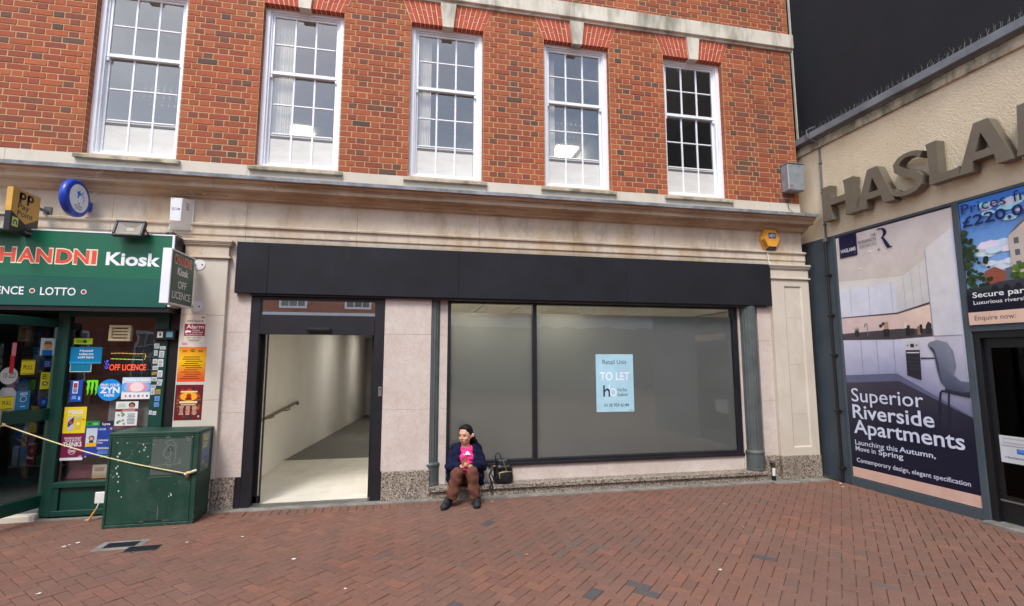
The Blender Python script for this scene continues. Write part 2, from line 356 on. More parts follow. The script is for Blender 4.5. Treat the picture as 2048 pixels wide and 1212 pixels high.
def film():
    m = bpy.data.materials.new('frosted_film_glass'); m.use_nodes = True; n = m.node_tree; n.nodes.clear()
    o = N(n, 'ShaderNodeOutputMaterial'); d = N(n, 'ShaderNodeBsdfDiffuse'); t = N(n, 'ShaderNodeBsdfTranslucent'); g = N(n, 'ShaderNodeBsdfGlossy'); f = N(n, 'ShaderNodeFresnel')
    n.links.new(ramp(n, noise_(n, 1.3, 5), [(.3, C(120, 122, 122)), (.7, C(132, 134, 135))]), d.inputs[0]); t.inputs[0].default_value = C(190, 189, 182); g.inputs['Roughness'].default_value = .06; f.inputs['IOR'].default_value = 1.55
    a = N(n, 'ShaderNodeMixShader'); a.inputs[0].default_value = .45; b_ = N(n, 'ShaderNodeMixShader')
    n.links.new(d.outputs[0], a.inputs[1]); n.links.new(t.outputs[0], a.inputs[2]); bf = N(n, 'ShaderNodeNewGeometry'); iv = N(n, 'ShaderNodeMath', operation='SUBTRACT'); iv.inputs[0].default_value = 1; n.links.new(bf.outputs['Backfacing'], iv.inputs[1]); m2 = N(n, 'ShaderNodeMath', operation='MULTIPLY'); n.links.new(f.outputs[0], m2.inputs[0]); n.links.new(iv.outputs[0], m2.inputs[1]); n.links.new(m2.outputs[0], b_.inputs[0]); n.links.new(a.outputs[0], b_.inputs[1]); n.links.new(g.outputs[0], b_.inputs[2]); n.links.new(b_.outputs[0], o.inputs[0]); return m
FILM = film()
OBSC = surf('obscured_white_pane', C(200, 199, 192), C(216, 215, 209), 9, .3, 45, .35, .006, stretch=(.4, 1, 1.6))
def printm(name='printed_sheet', rough=.35):
    m, n, b = newmat(name); a = N(n, 'ShaderNodeAttribute', attribute_name='Col')
    v = ramp(n, noise_(n, 5, 4), [(.3, (.9, .9, .9, 1)), (.7, (1.05, 1.05, 1.05, 1))]); n.links.new(mixc(n, 1.0, a.outputs['Color'], v, 'MULTIPLY'), b.inputs['Base Color']); b.inputs['Roughness'].default_value = rough; return m
PRINT = printm(); PRINTM = printm('matt_print', .7)
WHITE = C(236, 237, 238); BLACK = C(20, 21, 24)

# ================================================================== SETTING: ground
CAMP = Vector(cam.location)
def struct(name, mb, mat, parent=None):
    o = mb.build(name, mat, parent)
    if parent is None: o['kind'] = 'structure'
    return o
g = MB(); g.add([(-40, -60, -.013), (40, -60, -.013), (40, .02, -.013), (-40, .02, -.013)], [(0, 1, 2, 3)])
pavement = struct('pavement', g, JOINT)
far = MB(); far.add([(-40, -60, -.004), (40, -60, -.004), (40, -3.75, -.004), (-40, -3.75, -.004)], [(0, 1, 2, 3)])
far.build('far_paving', PAV, pavement, kind='stuff')

def clip(poly, a, b, c):            # keep a*x+b*y<=c
    o = []
    for i in range(len(poly)):
        p, q = poly[i], poly[(i + 1) % len(poly)]
        dp = a * p[0] + b * p[1] - c; dq = a * q[0] + b * q[1] - c
        if dp <= 0: o.append(p)
        if (dp < 0 < dq) or (dq < 0 < dp):
            t = dp / (dp - dq); o.append((p[0] + t * (q[0] - p[0]), p[1] + t * (q[1] - p[1])))
    return o
def area(p): return abs(sum(p[i][0] * p[(i + 1) % len(p)][1] - p[(i + 1) % len(p)][0] * p[i][1] for i in range(len(p)))) / 2
KW, X0W = .035, 5.85                # right-hand wall line: x + KW*y = X0W
def edge_y(x):
    if x < -3.1: return -.035
    if x < -1.95: return -.06
    if x < .96: return -.290
    if x < 5.0: return -.145
    return -.21
cell = .0905; r45 = math.sqrt(.5)
pieces = []                          # (poly, angle, centre, full)
for i in range(-95, 96):
    for j in range(-95, 96):
        k = (i - j) % 4
        if k not in (0, 3): continue
        w, h = (2, 1) if k == 0 else (1, 2)
        cu, cv = (i + w / 2) * cell, (j + h / 2) * cell
        cx, cy = (cu - cv) * r45, (cu + cv) * r45 - 2.0
        if not (-5.6 < cx < 6.2 and -3.85 < cy < .2): continue
        hw, hh = w * cell / 2 - .0026, h * cell / 2 - .0026
        P = [((u - v) * r45 + cx, (u + v) * r45 + cy) for u, v in ((-hw, -hh), (hw, -hh), (hw, hh), (-hw, hh))]
        Q = clip(P, 0, 1, edge_y(cx)); Q = clip(Q, 1, KW, X0W - .03) if Q else Q
        if len(Q) < 3 or area(Q) < .0004: continue
        pieces.append((Q, math.pi / 4 + (0 if k == 0 else math.pi / 2), (cx, cy), area(Q) > .985 * area(P)))
nh = 0
for t in range(34):                  # header course in front of the doorway
    x = -1.945 + t * .0905
    if x + .09 > .97: break
    Q = [(x + .002, -.285), (x + .0875, -.285), (x + .0875, -.105), (x + .002, -.105)]
    pieces.append((Q, math.pi / 2, (x + .045, -.195), True)); nh += 1
DARKP = [(1.72, -2.78), (1.87, -2.72), (1.69, -2.62), (1.30, -2.62), (.29, -2.66), (.74, -2.62), (3.02, -2.38), (3.55, -2.90), (-.80, -2.42), (.74, -1.02), (-2.45, -1.06), (-.88, -2.62)]
def paver_rnd(c):
    for d in DARKP:
        if math.hypot(c[0] - d[0], c[1] - d[1]) < .062: return .975 + .02 * random.random()
    v = noise.noise(Vector((c[0] * .55, c[1] * .9, 3.1)))
    return min(.95, max(.0, .40 + .4 * v + random.gauss(0, .17)))
def slab_mesh(Q, top, ch=.0030, dep=.05):
    n = len(Q); cx = sum(p[0] for p in Q) / n; cy = sum(p[1] for p in Q) / n
    def ins(p, d):
        l = math.hypot(p[0] - cx, p[1] - cy) or 1; return (p[0] - (p[0] - cx) / l * d * 1.4, p[1] - (p[1] - cy) / l * d * 1.4)
    vs = [(*ins(p, ch), top) for p in Q] + [(*p, top - ch) for p in Q] + [(*p, top - dep) for p in Q]
    fs = [list(range(n))] + [(i, i + n, (i + 1) % n + n, (i + 1) % n) for i in range(n)] + [(i + n, i + 2 * n, (i + 1) % n + 2 * n, (i + 1) % n + n) for i in range(n)]
    return vs, fs
full = [p for p in pieces if p[3] and -4.9 < p[2][0] < 6 and p[2][1] > -3.0]
fwd = cam.matrix_basis.to_quaternion() @ Vector((0, 0, -1))
def seen(c):
    d = Vector((c[0], c[1], 0)) - CAMP; lo = cam.matrix_basis.to_quaternion().inverted() @ d
    if lo.z >= 0: return 0
    x, y = lo.x / -lo.z * .957, lo.y / -lo.z * .957
    if abs(x) > 1.0 or abs(y) > .6: return 0
    return 1.0 / d.length ** 3
full.sort(key=lambda p: -seen(p[2]))
solo = [p for p in full[:290] if seen(p[2]) > 0]; soloset = set(id(p) for p in solo)
me_p = None
for p in solo:
    if me_p is None:
        hw, hh = cell - .0026, cell / 2 - .0026
        vs, fs = slab_mesh([(-hw, -hh), (hw, -hh), (hw, hh), (-hw, hh)], 0.0)
        o = MB().add(vs, fs).build('paver', PAV, pavement); me_p = o.data
    else:
        o = bpy.data.objects.new('paver', me_p); link(o, pavement)
    o.location = (p[2][0], p[2][1], random.gauss(0, .0011)); o.rotation_euler = (random.gauss(0, .006), random.gauss(0, .006), p[1]); o['rnd'] = paver_rnd(p[2])
def joined(name, items, mat, parent, up=True):
    """items: (verts, faces, rnd)"""
    v = []; f = []; rv = []
    for vs, fs, r in items:
        b = len(v); v += vs
        for q in fs: f.append([b + i for i in q]); rv.append(r)
    me = bpy.data.meshes.new(name); me.from_pydata(v, [], f); me.materials.append(mat)
    a = me.attributes.new('rnd', 'FLOAT', 'FACE'); a.data.foreach_set('value', rv)
    bm = bmesh.new(); bm.from_mesh(me); bmesh.ops.recalc_face_normals(bm, faces=bm.faces); bm.to_mesh(me); bm.free()
    o = bpy.data.objects.new(name, me); link(o, parent); o['kind'] = 'stuff'; return o
items = []
for p in pieces:
    if id(p) in soloset: continue
    vs, fs = slab_mesh(p[0], random.gauss(0, .0011)); items.append((vs, fs, paver_rnd(p[2])))
joined('remaining_pavers', items, PAV, pavement)

# kerb strips along the shopfront
k = MB()
def strip(pts_front, y_back, z=.012):
    n = len(pts_front)
    vs = [(x, y, z - .004) for x, y in pts_front] + [(x, y_back, z) for x, y in pts_front] + [(x, y - .004, -.04) for x, y in pts_front]
    fs = [(i, i + 1, i + 1 + n, i + n) for i in range(n - 1)] + [(i + 2 * n, i + 1 + 2 * n, i + 1, i) for i in range(n - 1)]
    return MB().add(vs, fs)
def ragged(x0, x1, y, n, a): return [(x0 + (x1 - x0) * i / n, y + random.uniform(-a, a)) for i in range(n + 1)]
struct('doorway_kerb', strip(ragged(-2.15, .95, -.097, 60, .004), .0), CONC)
struct('window_kerb', strip([(.95, -.10), (1.0, -.135)] + ragged(1.05, 4.85, -.135, 70, .006) , .0, .016), CONC)
struct('corner_kerb', strip(ragged(4.85, 5.75, -.19, 30, .012), .0, .014), CONC)
struct('kiosk_kerb', strip(ragged(-5.4, -2.15, -.035, 40, .01), .1, .012), CONC)

# ================================================================== THE BRICK BUILDING
bld = thing('brick_building', 'red brick town building with stone shop frontage and five white sash windows', 'building')
WC = [-3.287, -1.46, .367, 2.194, 4.021]; OW = .486; ZS, ZH = 4.03, 6.17
XL, XR = -9.4, 5.715
CH = .0771; ZB = 4.022
# backing wall = mortar, with openings
wm = MB()
edges = []
for c in WC: edges += [c - OW, c + OW]
xs = [XL] + edges + [XR]
for i in range(0, len(xs), 2): wm.box(xs[i], xs[i + 1], .0045, .24, 3.8, ZH)
wm.box(XL, XR, .0045, .24, ZH, 8.6)
for i in range(1, len(xs) - 1, 2): wm.box(xs[i], xs[i + 1], .0045, .24, 3.8, ZS)
brick_wall = wm.build('brick_wall', MORTAR, bld)
SP, HP = .2286, .1143
def slope(z): return .118 * max(0, min(1, (z - ZH) / (6.485 - ZH)))
bricks = []                          # (x0b,x1b,x0t,x1t,z0,z1,rnd)
def rb(quoin=False, header=False):
    if quoin: return random.uniform(.0, .42)
    r = random.random() / (2.0 if header else .55)
    if r < .03: return random.uniform(.94, 1)
    if r < .13: return random.uniform(.84, .94)
    return min(.84, max(.04, random.gauss(.44, .18)))
def run(xa, xb, A, ql, qr):
    """bond one course between xa and xb: list of widths"""
    seq = []
    x = xa
    if ql: w = .142 if A else .085; seq.append((x, x + w, True)); x += w
    end = xb - ((.142 if A else .085) if qr else 0)
    pat = [SP, HP] if A else [HP, HP, SP, HP]
    if abs((xb - xa) - .855) < .03:
        body = [SP, HP, SP] if A else [HP, HP, SP, HP, HP]
        sc = (end - x) / sum(body)
        for w in body: seq.append((x, x + w * sc, False)); x += w * sc
    else:
        pat = [SP, HP] if A else [HP, SP]; ii = 0
        if not ql: x -= random.choice((0, .057)) if False else (0 if A else .0)
        first = not ql and not A
        ws = []
        rem = end - x; s_ = 0
        if first: ws.append(HP * .5); s_ += HP * .5
        while s_ < rem - .03:
            w = min(pat[ii % 2], rem - s_); ws.append(w); s_ += w; ii += 1
        sc = rem / sum(ws)
        for w in ws: seq.append((x, x + w * sc, False)); x += w * sc
    if qr: seq.append((end, xb, True))
    return seq
nc = 32
for ci in range(nc):
    z0 = ZB + ci * CH; z1 = z0 + CH; zm = (z0 + z1) / 2; A = ci % 2 == 0
    for i in range(0, len(xs), 2):
        l0, l1 = slope(z0), slope(z1)
        xa, xb = xs[i], xs[i + 1]; ql, qr = i > 0, i < len(xs) - 2
        for (p, q_, quo) in run(xa, xb, A, ql, qr or i == len(xs) - 2):
            a0 = p + (l0 if ql else 0); a1 = p + (l1 if ql else 0); b0 = q_ - (l0 if qr else 0); b1 = q_ - (l1 if qr else 0)
            fl = ql and p == xa; fr = qr and abs(q_ - xb) < 1e-6
            x0b = a0 if fl else max(p, xa + l0 if ql else p); x0t = a1 if fl else max(p, xa + l1 if ql else p)
            x1b = b0 if fr else min(q_, xb - l0 if qr else q_); x1t = b1 if fr else min(q_, xb - l1 if qr else q_)
            if x1b - x0b < .03 or x1t - x0t < .02:
                if x1b - x0b < .03: continue
            bricks.append((x0b, x1b, x0t, x1t, z0, z1, rb(quo, q_ - p < .15)))
for ci in range(24):
    z0 = 6.76 + ci * CH
    if z0 > 8.5: break
    for (p, q_, quo) in run(XL, XR, ci % 2 == 0, False, True): bricks.append((p, q_, p, q_, z0, z0 + CH, rb(quo, q_ - p < .15)))
JM = .0064
def brick_geo(b, cx=0, cz=0, y=0.0, dep=.04):
    x0b, x1b, x0t, x1t, z0, z1, _ = b
    o = [(x0b + JM - cx, z0 + JM - cz), (x1b - JM - cx, z0 + JM - cz), (x1t - JM - cx, z1 - JM - cz), (x0t + JM - cx, z1 - JM - cz)]
    c = .0022; i_ = [(o[0][0] + c, o[0][1] + c), (o[1][0] - c, o[1][1] + c), (o[2][0] - c, o[2][1] - c), (o[3][0] + c, o[3][1] - c)]
    vs = [(p[0], y, p[1]) for p in i_] + [(p[0], y + c, p[1]) for p in o] + [(p[0], y + dep, p[1]) for p in o]
    fs = [(0, 1, 2, 3)] + [(k_, 4 + k_, 4 + (k_ + 1) % 4, (k_ + 1) % 4) for k_ in range(4)] + [(4 + k_, 8 + k_, 8 + (k_ + 1) % 4, 4 + (k_ + 1) % 4) for k_ in range(4)]
    return vs, fs
def bsize(b):
    cx, cz = (b[0] + b[1]) / 2, (b[4] + b[5]) / 2; d = Vector((cx, 0, cz)) - CAMP
    lo = cam.matrix_basis.to_quaternion().inverted() @ d; x, y = lo.x / -lo.z * .957, lo.y / -lo.z * .957
    return (b[1] - b[0]) / d.length ** 3 if abs(x) < 1 and abs(y) < .59 and lo.z < 0 else 0
bricks.sort(key=lambda b: -bsize(b)); shared = {}; items = []
for i, b in enumerate(bricks):
    dy = max(-.0025, min(.0018, random.gauss(0, .0014)))
    if i < 295 and abs(b[0] - b[2]) < 1e-6 and abs(b[1] - b[3]) < 1e-6:
        w = round(b[1] - b[0], 3); cx, cz = (b[0] + b[1]) / 2, (b[4] + b[5]) / 2
        if w not in shared:
            vs, fs = brick_geo((-w / 2, w / 2, -w / 2, w / 2, -CH / 2, CH / 2, 0)); o = MB().add(vs, fs).build('brick', BR, brick_wall); shared[w] = o.data
        else: o = bpy.data.objects.new('brick', shared[w]); link(o, brick_wall)
        o.location = (cx, dy, cz); o.rotation_euler = (random.gauss(0, .006), random.gauss(0, .003), random.gauss(0, .006)); o['rnd'] = b[6]
    else:
        vs, fs = brick_geo(b, y=dy); items.append((vs, fs, b[6]))
joined('remaining_bricks', items, BR, brick_wall)
# reveal bricks on the jambs of each opening and on the right-hand corner
items = []
for c in WC:
    for sgn in (-1, 1):
        xj = c + sgn * OW
        for ci in range(28):
            z0 = ZB + ci * CH
            if z0 + CH > ZH + .01: break
            xa, xb_ = (xj, xj - .004) if sgn > 0 else (xj, xj + .004)
            vs = [(xb_, .006, z0 + JM), (xb_, .11, z0 + JM), (xb_, .11, z0 + CH - JM), (xb_, .006, z0 + CH - JM)]
            items.append((vs, [(0, 1, 2, 3)], rb(True)))
for ci in range(60):
    z0 = ZB + ci * CH
    off = .0 if ci % 2 else .11
    for a, b_ in (((.008, .11), (.11, .33)) if ci % 2 else ((.008, .22), (.22, .33))):
        x = XR + .004
        items.append(([(x, a + JM, z0 + JM), (x, b_ - JM, z0 + JM), (x, b_ - JM, z0 + CH - JM), (x, a + JM, z0 + CH - JM)], [(0, 1, 2, 3)], rb()))
joined('reveal_bricks', items, BR, brick_wall)
rm = MB(); rm.box(XR - .3, XR, .24, .4, 3.8, 8.6); rm.build('wall_return', MORTAR, bld)

# flat gauged arches with keystones
for wi, c in enumerate(WC):
    arch = bpy.data.objects.new('flat_arch', None); link(arch, bld)
    zb, zt = ZH, 6.485; ob, ot = OW, OW + .118; kb, kt = .072, .106; NV = 7
    for sgn in (-1, 1):
        for v_ in range(NV):
            f0, f1 = v_ / NV, (v_ + 1) / NV
            bx = lambda f: kb + (ob - kb) * f
            tx = lambda f: kt + (ot - kt) * f
            cut = .62 if v_ % 2 else .36
            for (h0, h1) in ((0, cut), (cut, 1)):
                X = lambda f, h: bx(f) + (tx(f) - bx(f)) * h
                m_ = .0036
                pl = [(c + sgn * (X(f0, h0) + m_), zb + (zt - zb) * h0 + (m_ if h0 else -.005)), (c + sgn * (X(f1, h0) - m_), zb + (zt - zb) * h0 + (m_ if h0 else -.005)), (c + sgn * (X(f1, h1) - m_), zb + (zt - zb) * h1 - m_), (c + sgn * (X(f0, h1) + m_), zb + (zt - zb) * h1 - m_)]
                o = MB().prism(pl, -.004 + random.gauss(0, .0006), .1).build('voussoir', RUB, arch); o['rnd'] = random.random()
    MB().prism([(c - ot, zt), (c - ob, zb - .002), (c + ob, zb - .002), (c + ot, zt)], -.0015, .098).build('arch_mortar', plain('fine_lime_putty', C(240, 222, 196), .9) if wi == 0 else bpy.data.materials['fine_lime_putty'], arch)
    kb2, kt2 = .071, .105
    MB().prism([(c - kb2, 6.140), (c + kb2, 6.140), (c + kt2, 6.486), (c - kt2, 6.486)], -.034, .1).build('keystone', STONEW, arch)

# sash windows
def make_window(c, idx):
    w = bpy.data.objects.new('sash_window', None); link(w, bld)
    l, r = c - OW, c + OW
    m = MB(); y0, y1 = .085, .2                         # box frame
    m.box(l, l + .06, y0, y1, ZS, ZH - .0, .004); m.box(r - .06, r, y0, y1, ZS, ZH, .004); m.box(l + .06, r - .06, y0, y1, ZH - .045, ZH, .004); m.box(l + .06, r - .06, y0, y1 + .0, ZS, ZS + .05, .004)
    m.box(l + .06, l + .078, y0 + .028, y1, ZS + .05, ZH - .045); m.box(r - .078, r - .06, y0 + .028, y1, ZS + .05, ZH - .045); m.box(l + .078, r - .078, y0 + .028, y1, ZH - .063, ZH - .045)
    m.build('frame', PAINTW, w)
    gl, gr = l + .078, r - .078
    zmid = 5.32
    for nm, za, zb, yy in (('upper_sash', zmid - .022, ZH - .063, .13), ('lower_sash', ZS + .05, zmid + .012, .165)):
        s_ = MB(); st = .03; tr, br_ = (.03, .045) if nm == 'upper_sash' else (.03, .055)
        s_.box(gl, gl + st, yy, yy + .035, za, zb, .003); s_.box(gr - st, gr, yy, yy + .035, za, zb, .003)
        s_.box(gl + st, gr - st, yy, yy + .035, zb - tr, zb, .003); s_.box(gl + st, gr - st, yy, yy + .035, za, za + br_, .003)
        if nm == 'upper_sash':
            for hx in (gl, gr - .03): s_.box(hx, hx + .03, yy, yy + .035, za - .05, za, .008)
        nr = 2 if nm == 'upper_sash' else 3
        pw = (gr - gl - 2 * st) / 3; ph = (zb - tr - za - br_) / nr; gb = .012
        for i in (1, 2): s_.box(gl + st + pw * i - gb, gl + st + pw * i + gb, yy + .004, yy + .033, za + br_, zb - tr, .004)
        for j in range(1, nr):
            for i in range(3): s_.box(gl + st + pw * i + gb, gl + st + pw * (i + 1) - gb, yy + .005, yy + .032, za + br_ + ph * j - gb * .8, za + br_ + ph * j + gb * .8, .004)
        so = s_.build(nm, PAINTW, w)
        for j in range(nr):
            for i in range(3):
                obs = nm == 'lower_sash' and j == 0
                px0, px1 = gl + st + pw * i + .004, gl + st + pw * (i + 1) - .004; pz0, pz1 = za + br_ + ph * j + .003, za + br_ + ph * (j + 1) - .003
                o = MB().box(px0, px1, yy + .014, yy + .018, pz0, pz1).build('pane', OBSC if obs else GLASSU, so if False else w)
                o.rotation_euler = (0, 0, 0)
    b = MB(); b.box(gl + .032, gr - .032, .172, .1785, ZS + .435, ZS + .462); b.build('blind_rail', GREYPL, w)
    s2 = MB(); pr = [(-.055, ZS - .07), (-.055, ZS - .035), (.085, ZS - .002), (.085, ZS - .07)]
    s2.prism(pr, c - OW - .055, c + OW + .055, 'x'); s2.build('sill', SILL, w)
    return w
wins = [make_window(c, i) for i, c in enumerate(WC)]

# stonework bands ------------------------------------------------------------
def sweep(prof, x0, x1): return MB().prism(prof, x0, x1, 'x')
def blocks(name, prof, x0, joints, mat, parent, gap=.0016):
    p = bpy.data.objects.new(name, None); link(p, parent)
    js = [x0] + joints
    for a, b_ in zip(js, js[1:]):
        sweep(prof, a + gap, b_ - gap).build('stone_block', mat, p)
    return p
XE = 5.742
blocks('string_course', [(.1, 6.49), (-.02, 6.49), (-.028, 6.512), (-.058, 6.525), (-.062, 6.532), (-.062, 6.745), (-.052, 6.755), (.1, 6.775)], XL, [-4.6, -3.1, -1.6, -.3, 1.0, 2.15, 3.05, 3.9, 4.7, XR + .035], STONEW, bld)
blocks('stone_band', [(.1, 3.78), (-.008, 3.78), (-.008, 4.018), (.1, 4.018)], XL, [-4.5, -2.9, -2.02, -.93, -.17, .9, 1.66, 2.72, 3.47, 4.57, 5.2, XR], STONEP, bld)
corn = blocks('cornice', [(.1, 3.555), (-.004, 3.555), (-.012, 3.572), (-.045, 3.576), (-.05, 3.59), (-.075, 3.60), (-.11, 3.622), (-.13, 3.645), (-.205, 3.648), (-.207, 3.688), (-.218, 3.695), (-.222, 3.705), (-.245, 3.712), (-.262, 3.727), (-.268, 3.746), (-.285, 3.752), (-.285, 3.765), (.1, 3.80)], XL, [-4.35, -2.3, .02, 1.92, 3.35, 4.27, XE], STONEC, bld)
lm = MB(); nseg = 60; vs = []
for i in range(nseg + 1):
    x = XL + (XE + .01 - XL) * i / nseg; a = random.gauss(0, .0016); 
    vs += [(x, -.300, 3.742 + a), (x, -.302, 3.783 + a * .5), (x, -.285, 3.790), (x, .0, 3.835), (x, -.293, 3.742 + a)]
fs = []
for i in range(nseg):
    for k_ in range(3): fs.append((5 * i + k_, 5 * i + k_ + 1, 5 * i + k_ + 6, 5 * i + k_ + 5))
    fs.append((5 * i + 4, 5 * i, 5 * i + 5, 5 * i + 9))
lm.add(vs, fs).build('lead_flashing', LEAD, bld)
blocks('frieze', [(.1, 3.272), (0, 3.272), (0, 3.555), (.1, 3.555)], XL, [-4.8, -3.4, -1.99, -.72, .82, 2.1, 3.3, 4.25, 5.25, 5.70], STONE, bld)
blocks('architrave', [(.1, 3.068), (-.002, 3.068), (-.006, 3.095), (-.008, 3.132), (-.022, 3.136), (-.024, 3.15), (-.014, 3.152), (-.014, 3.236), (-.04, 3.242), (-.044, 3.262), (-.03, 3.271), (.1, 3.271)], XL, [-4.8, -3.4, -1.99, -.72, .82, 2.1, 3.3, 4.25, 5.25, 5.735], STONE, bld)
bm_ = MB(); bm_.box(XL, XE, .1, .24, 2.44, 3.8); bm_.build('wall_core', STONE, bld)

# pilasters
def pilaster(x0, x1, zplinth, panel, name='pilaster', gx=None):
    p = bpy.data.objects.new(name, None); link(p, bld); y = -.055
    m = MB()
    if panel:
        a, b_, z0, z1 = panel; d = .018
        m.box(x0, a, y, .1, zplinth, 2.845); m.box(b_, x1, y, .1, zplinth, 2.845); m.box(a, b_, y, .1, zplinth, z0); m.box(a, b_, y, .1, z1, 2.845)
        # moulded recess
        vs = [(a, y, z0), (b_, y, z0), (b_, y, z1), (a, y, z1), (a + .022, y + d, z0 + .022), (b_ - .022, y + d, z0 + .022), (b_ - .022, y + d, z1 - .022), (a + .022, y + d, z1 - .022)]
        m.add(vs, [(i, (i + 1) % 4, 4 + (i + 1) % 4, 4 + i) for i in range(4)])
        m.build('shaft', STONEP, p)
        zc = [z0 + .022, .9, 1.6, 2.28, z1 - .022]
        for q0, q1 in zip(zc, zc[1:]): MB().box(a + .022, b_ - .022, y + d, .05, q0 + .0012, q1 - .0012).build('panel_stone', STONEP, p)
    else:
        zs = [zplinth, 1.22, 2.18, 2.845]
        for q0, q1 in zip(zs, zs[1:]): m2 = MB().box(x0, x1, y, .1, q0 + .001, q1 - .001, .003).build('shaft_stone', STONEP, p)
    c = MB()
    for (z0, z1, pr) in ((2.845, 2.868, .028), (2.868, 2.985, 0.004), (2.985, 3.0, .012), (3.0, 3.02, .028), (3.02, 3.035, .04), (3.035, 3.062, .05)):
        c.box(x0 - pr, x1 + (pr if x1 < 5 else min(pr, .02)), y - pr, .09, z0, z1 - .0005, .004)
    c.build('capital', STONE if not panel else STONEP, p)
    return p
pilaster(-2.60, -2.145, .35, None)
pilaster(5.09, 5.722, .335, (5.30, 5.60, .44, 2.745))
def slab(name, x0, x1, z0, z1, y=0.0, parent=bld, mat=MARB, dep=.1, joints=()):
    zs = [z0] + list(joints) + [z1]
    p = bpy.data.objects.new(name, None); link(p, parent)
    for a, b_ in zip(zs, zs[1:]): MB().box(x0, x1, y, y + dep, a + .001, b_ - .001, .0015).build('slab', mat, p)
    return p
slab('marble_facing', -2.145, -1.885, .352, 3.068, joints=(1.07, 1.99))
slab('marble_facing', -.352, .216, .342, 2.60, joints=(1.068, 1.986))
slab('marble_facing', 4.872, 5.09, .338, 2.60, joints=(1.09, 1.95))
slab('marble_facing', .30, .425, .148, 2.60, .06, joints=(.72, 1.068, 1.986))
slab('marble_facing', 4.60, 4.70, .148, 2.60, .06, joints=(.62, 1.02, 1.95))
for i, (a, b_) in enumerate(((.425, 1.28), (1.28, 2.42), (2.42, 3.55), (3.55, 4.60))):
    MB().box(a + .001, b_ - .001, .085, .18, .146, .345, .001).build('marble_apron', MARB, bld)
def gblock(x0, x1, y, z1, b=.006): return MB().box(x0, x1, y, .1, -.03, z1, b).build('granite_plinth', GRAN, bld)
gblock(-2.17, -1.94, -.03, .351); gblock(-.34, .225, -.022, .342); gblock(4.86, 5.088, -.022, .337); gblock(5.088, 5.724, -.078, .334)
gblock(-2.63, -2.172, -.075, .349)
led = bpy.data.objects.new('granite_ledge', None); link(led, bld)
for a, b_ in ((.226, 1.55), (1.55, 2.95), (2.95, 4.856)):
    MB().box(a + .0008, b_ - .0008, -.085, .1, .097, .145, .004).build('tread', GRAN, led); MB().box(a + .0008, b_ - .0008, -.05, .09, -.03, .0965).build('riser', GRAN, led)

# cast iron columns
def column(cx, cy, r):
    p = bpy.data.objects.new('iron_column', None); link(p, bld)
    MB().lathe([(r, .42), (r, 2.445)], cx, cy, 40, flute=.05).build('shaft', IRON, p)
    MB().lathe([(r * 1.13, .146), (r * 1.13, .17), (r * 1.1, .178), (r * 1.1, .36), (r * 1.12, .37), (r * 1.17, .385), (r * 1.17, .4), (r * 1.1, .412), (r, .424)], cx, cy, 32).build('base', IRON, p, smooth=False)
column(.238, .118, .110); column(4.735, .035, .112)

# fascia board over the shop
fb = bpy.data.objects.new('fascia_board', None); link(fb, bld)
for a, b_ in ((-2.052, -1.702), (-1.702, .547), (.547, 2.83), (2.83, 5.07)): MB().box(a + .0009, b_ - .0009, -.082, -.006, 2.447, 3.052, .002).build('board', FASC, fb)
so = MB(); so.box(-1.885, 5.0, -.05, .12, 2.425, 2.4465); so.build('soffit_board', FRAMEB, fb)

# automatic door
ent = bpy.data.objects.new('entrance', None); link(ent, bld)
d = MB()
d.box(-1.885, -1.782, .0, .12, .0, 2.424, .003); d.box(-.472, -.352, .0, .12, .0, 2.424, .003)
d.box(-1.782, -.472, .0, .12, 2.385, 2.424, .003); d.box(-1.782, -.472, .004, .12, 2.15, 2.205, .003); d.box(-1.782, -.472, -.004, .13, 1.975, 2.15, .003)
d.box(-1.94, -1.882, -.006, .1, .0, .352, .002); d.box(-.352, -.343, -.004, .1, 0, .35)
d.build('frame', FRAMEB, ent)
MB().box(-1.79, -.465, .045, .049, 2.2, 2.39).build('transom_pane', glass('transom_glass', (.6, .63, .63, 1), 14.0), ent)
lf = MB(); lf.box(-1.80, -1.745, .135, .175, .02, 1.99, .003); lf.box(-1.725, -1.712, .135, .175, .02, 1.99, .002); lf.box(-1.80, -1.712, .135, .175, .02, .1, .002); MB().box(-.505, -.46, .135, .175, .02, 1.99, .003).build('closing_stile', FRAMEB, ent)
lfo = lf.build('sliding_leaf', FRAMEB, ent); MB().box(-1.745, -1.725, .15, .156, .1, 1.97).build('pane', GLASS, ent)
sn = MB(); vs = []
MB().box(-1.252, -.968, -.05, -.003, 2.003, 2.058, .022).build('motion_sensor', BLKPL, ent, smooth=False)
sw = MB(); sw.box(-.405, -.365, -.012, .0, 1.235, 1.345, .002); swo = sw.build('key_switch', STEEL, ent); MB().lathe([(.009, -.016), (.009, -.011)], -.385, 1.32, 12, 'y').build('button', BLKPL, ent)
MB().box(-1.782, -.472, -.01, .13, -.01, .017).build('threshold', STEEL, ent)

# display window
dw = bpy.data.objects.new('display_window', None); link(dw, bld)
f = MB()
f.box(.425, .468, .075, .17, .345, 2.425, .003); f.box(4.525, 4.598, .075, .17, .345, 2.425, .003); f.box(.468, 4.525, .075, .17, .345, .408, .003); f.box(.468, 4.525, .075, .17, 2.402, 2.425, .002)
f.build('frame', FRAMEB, dw); MB().box(1.549, 1.603, .078, .165, .408, 2.402, .003).build('mullion', FRAMEB, dw)
MB().box(.95, 4.602, .052, .09, .337, .372, .003).build('frame_sill', FRAMEB, dw)
for a, b_ in ((.468, 1.549), (1.603, 4.525)):
    MB().box(a, b_, .12, .126, .408, 2.402).build('pane', GLASS, dw)
    MB().box(a + .004, b_ - .004, .1275, .1285, .412, 2.285).build('frosted_film', FILM, dw)

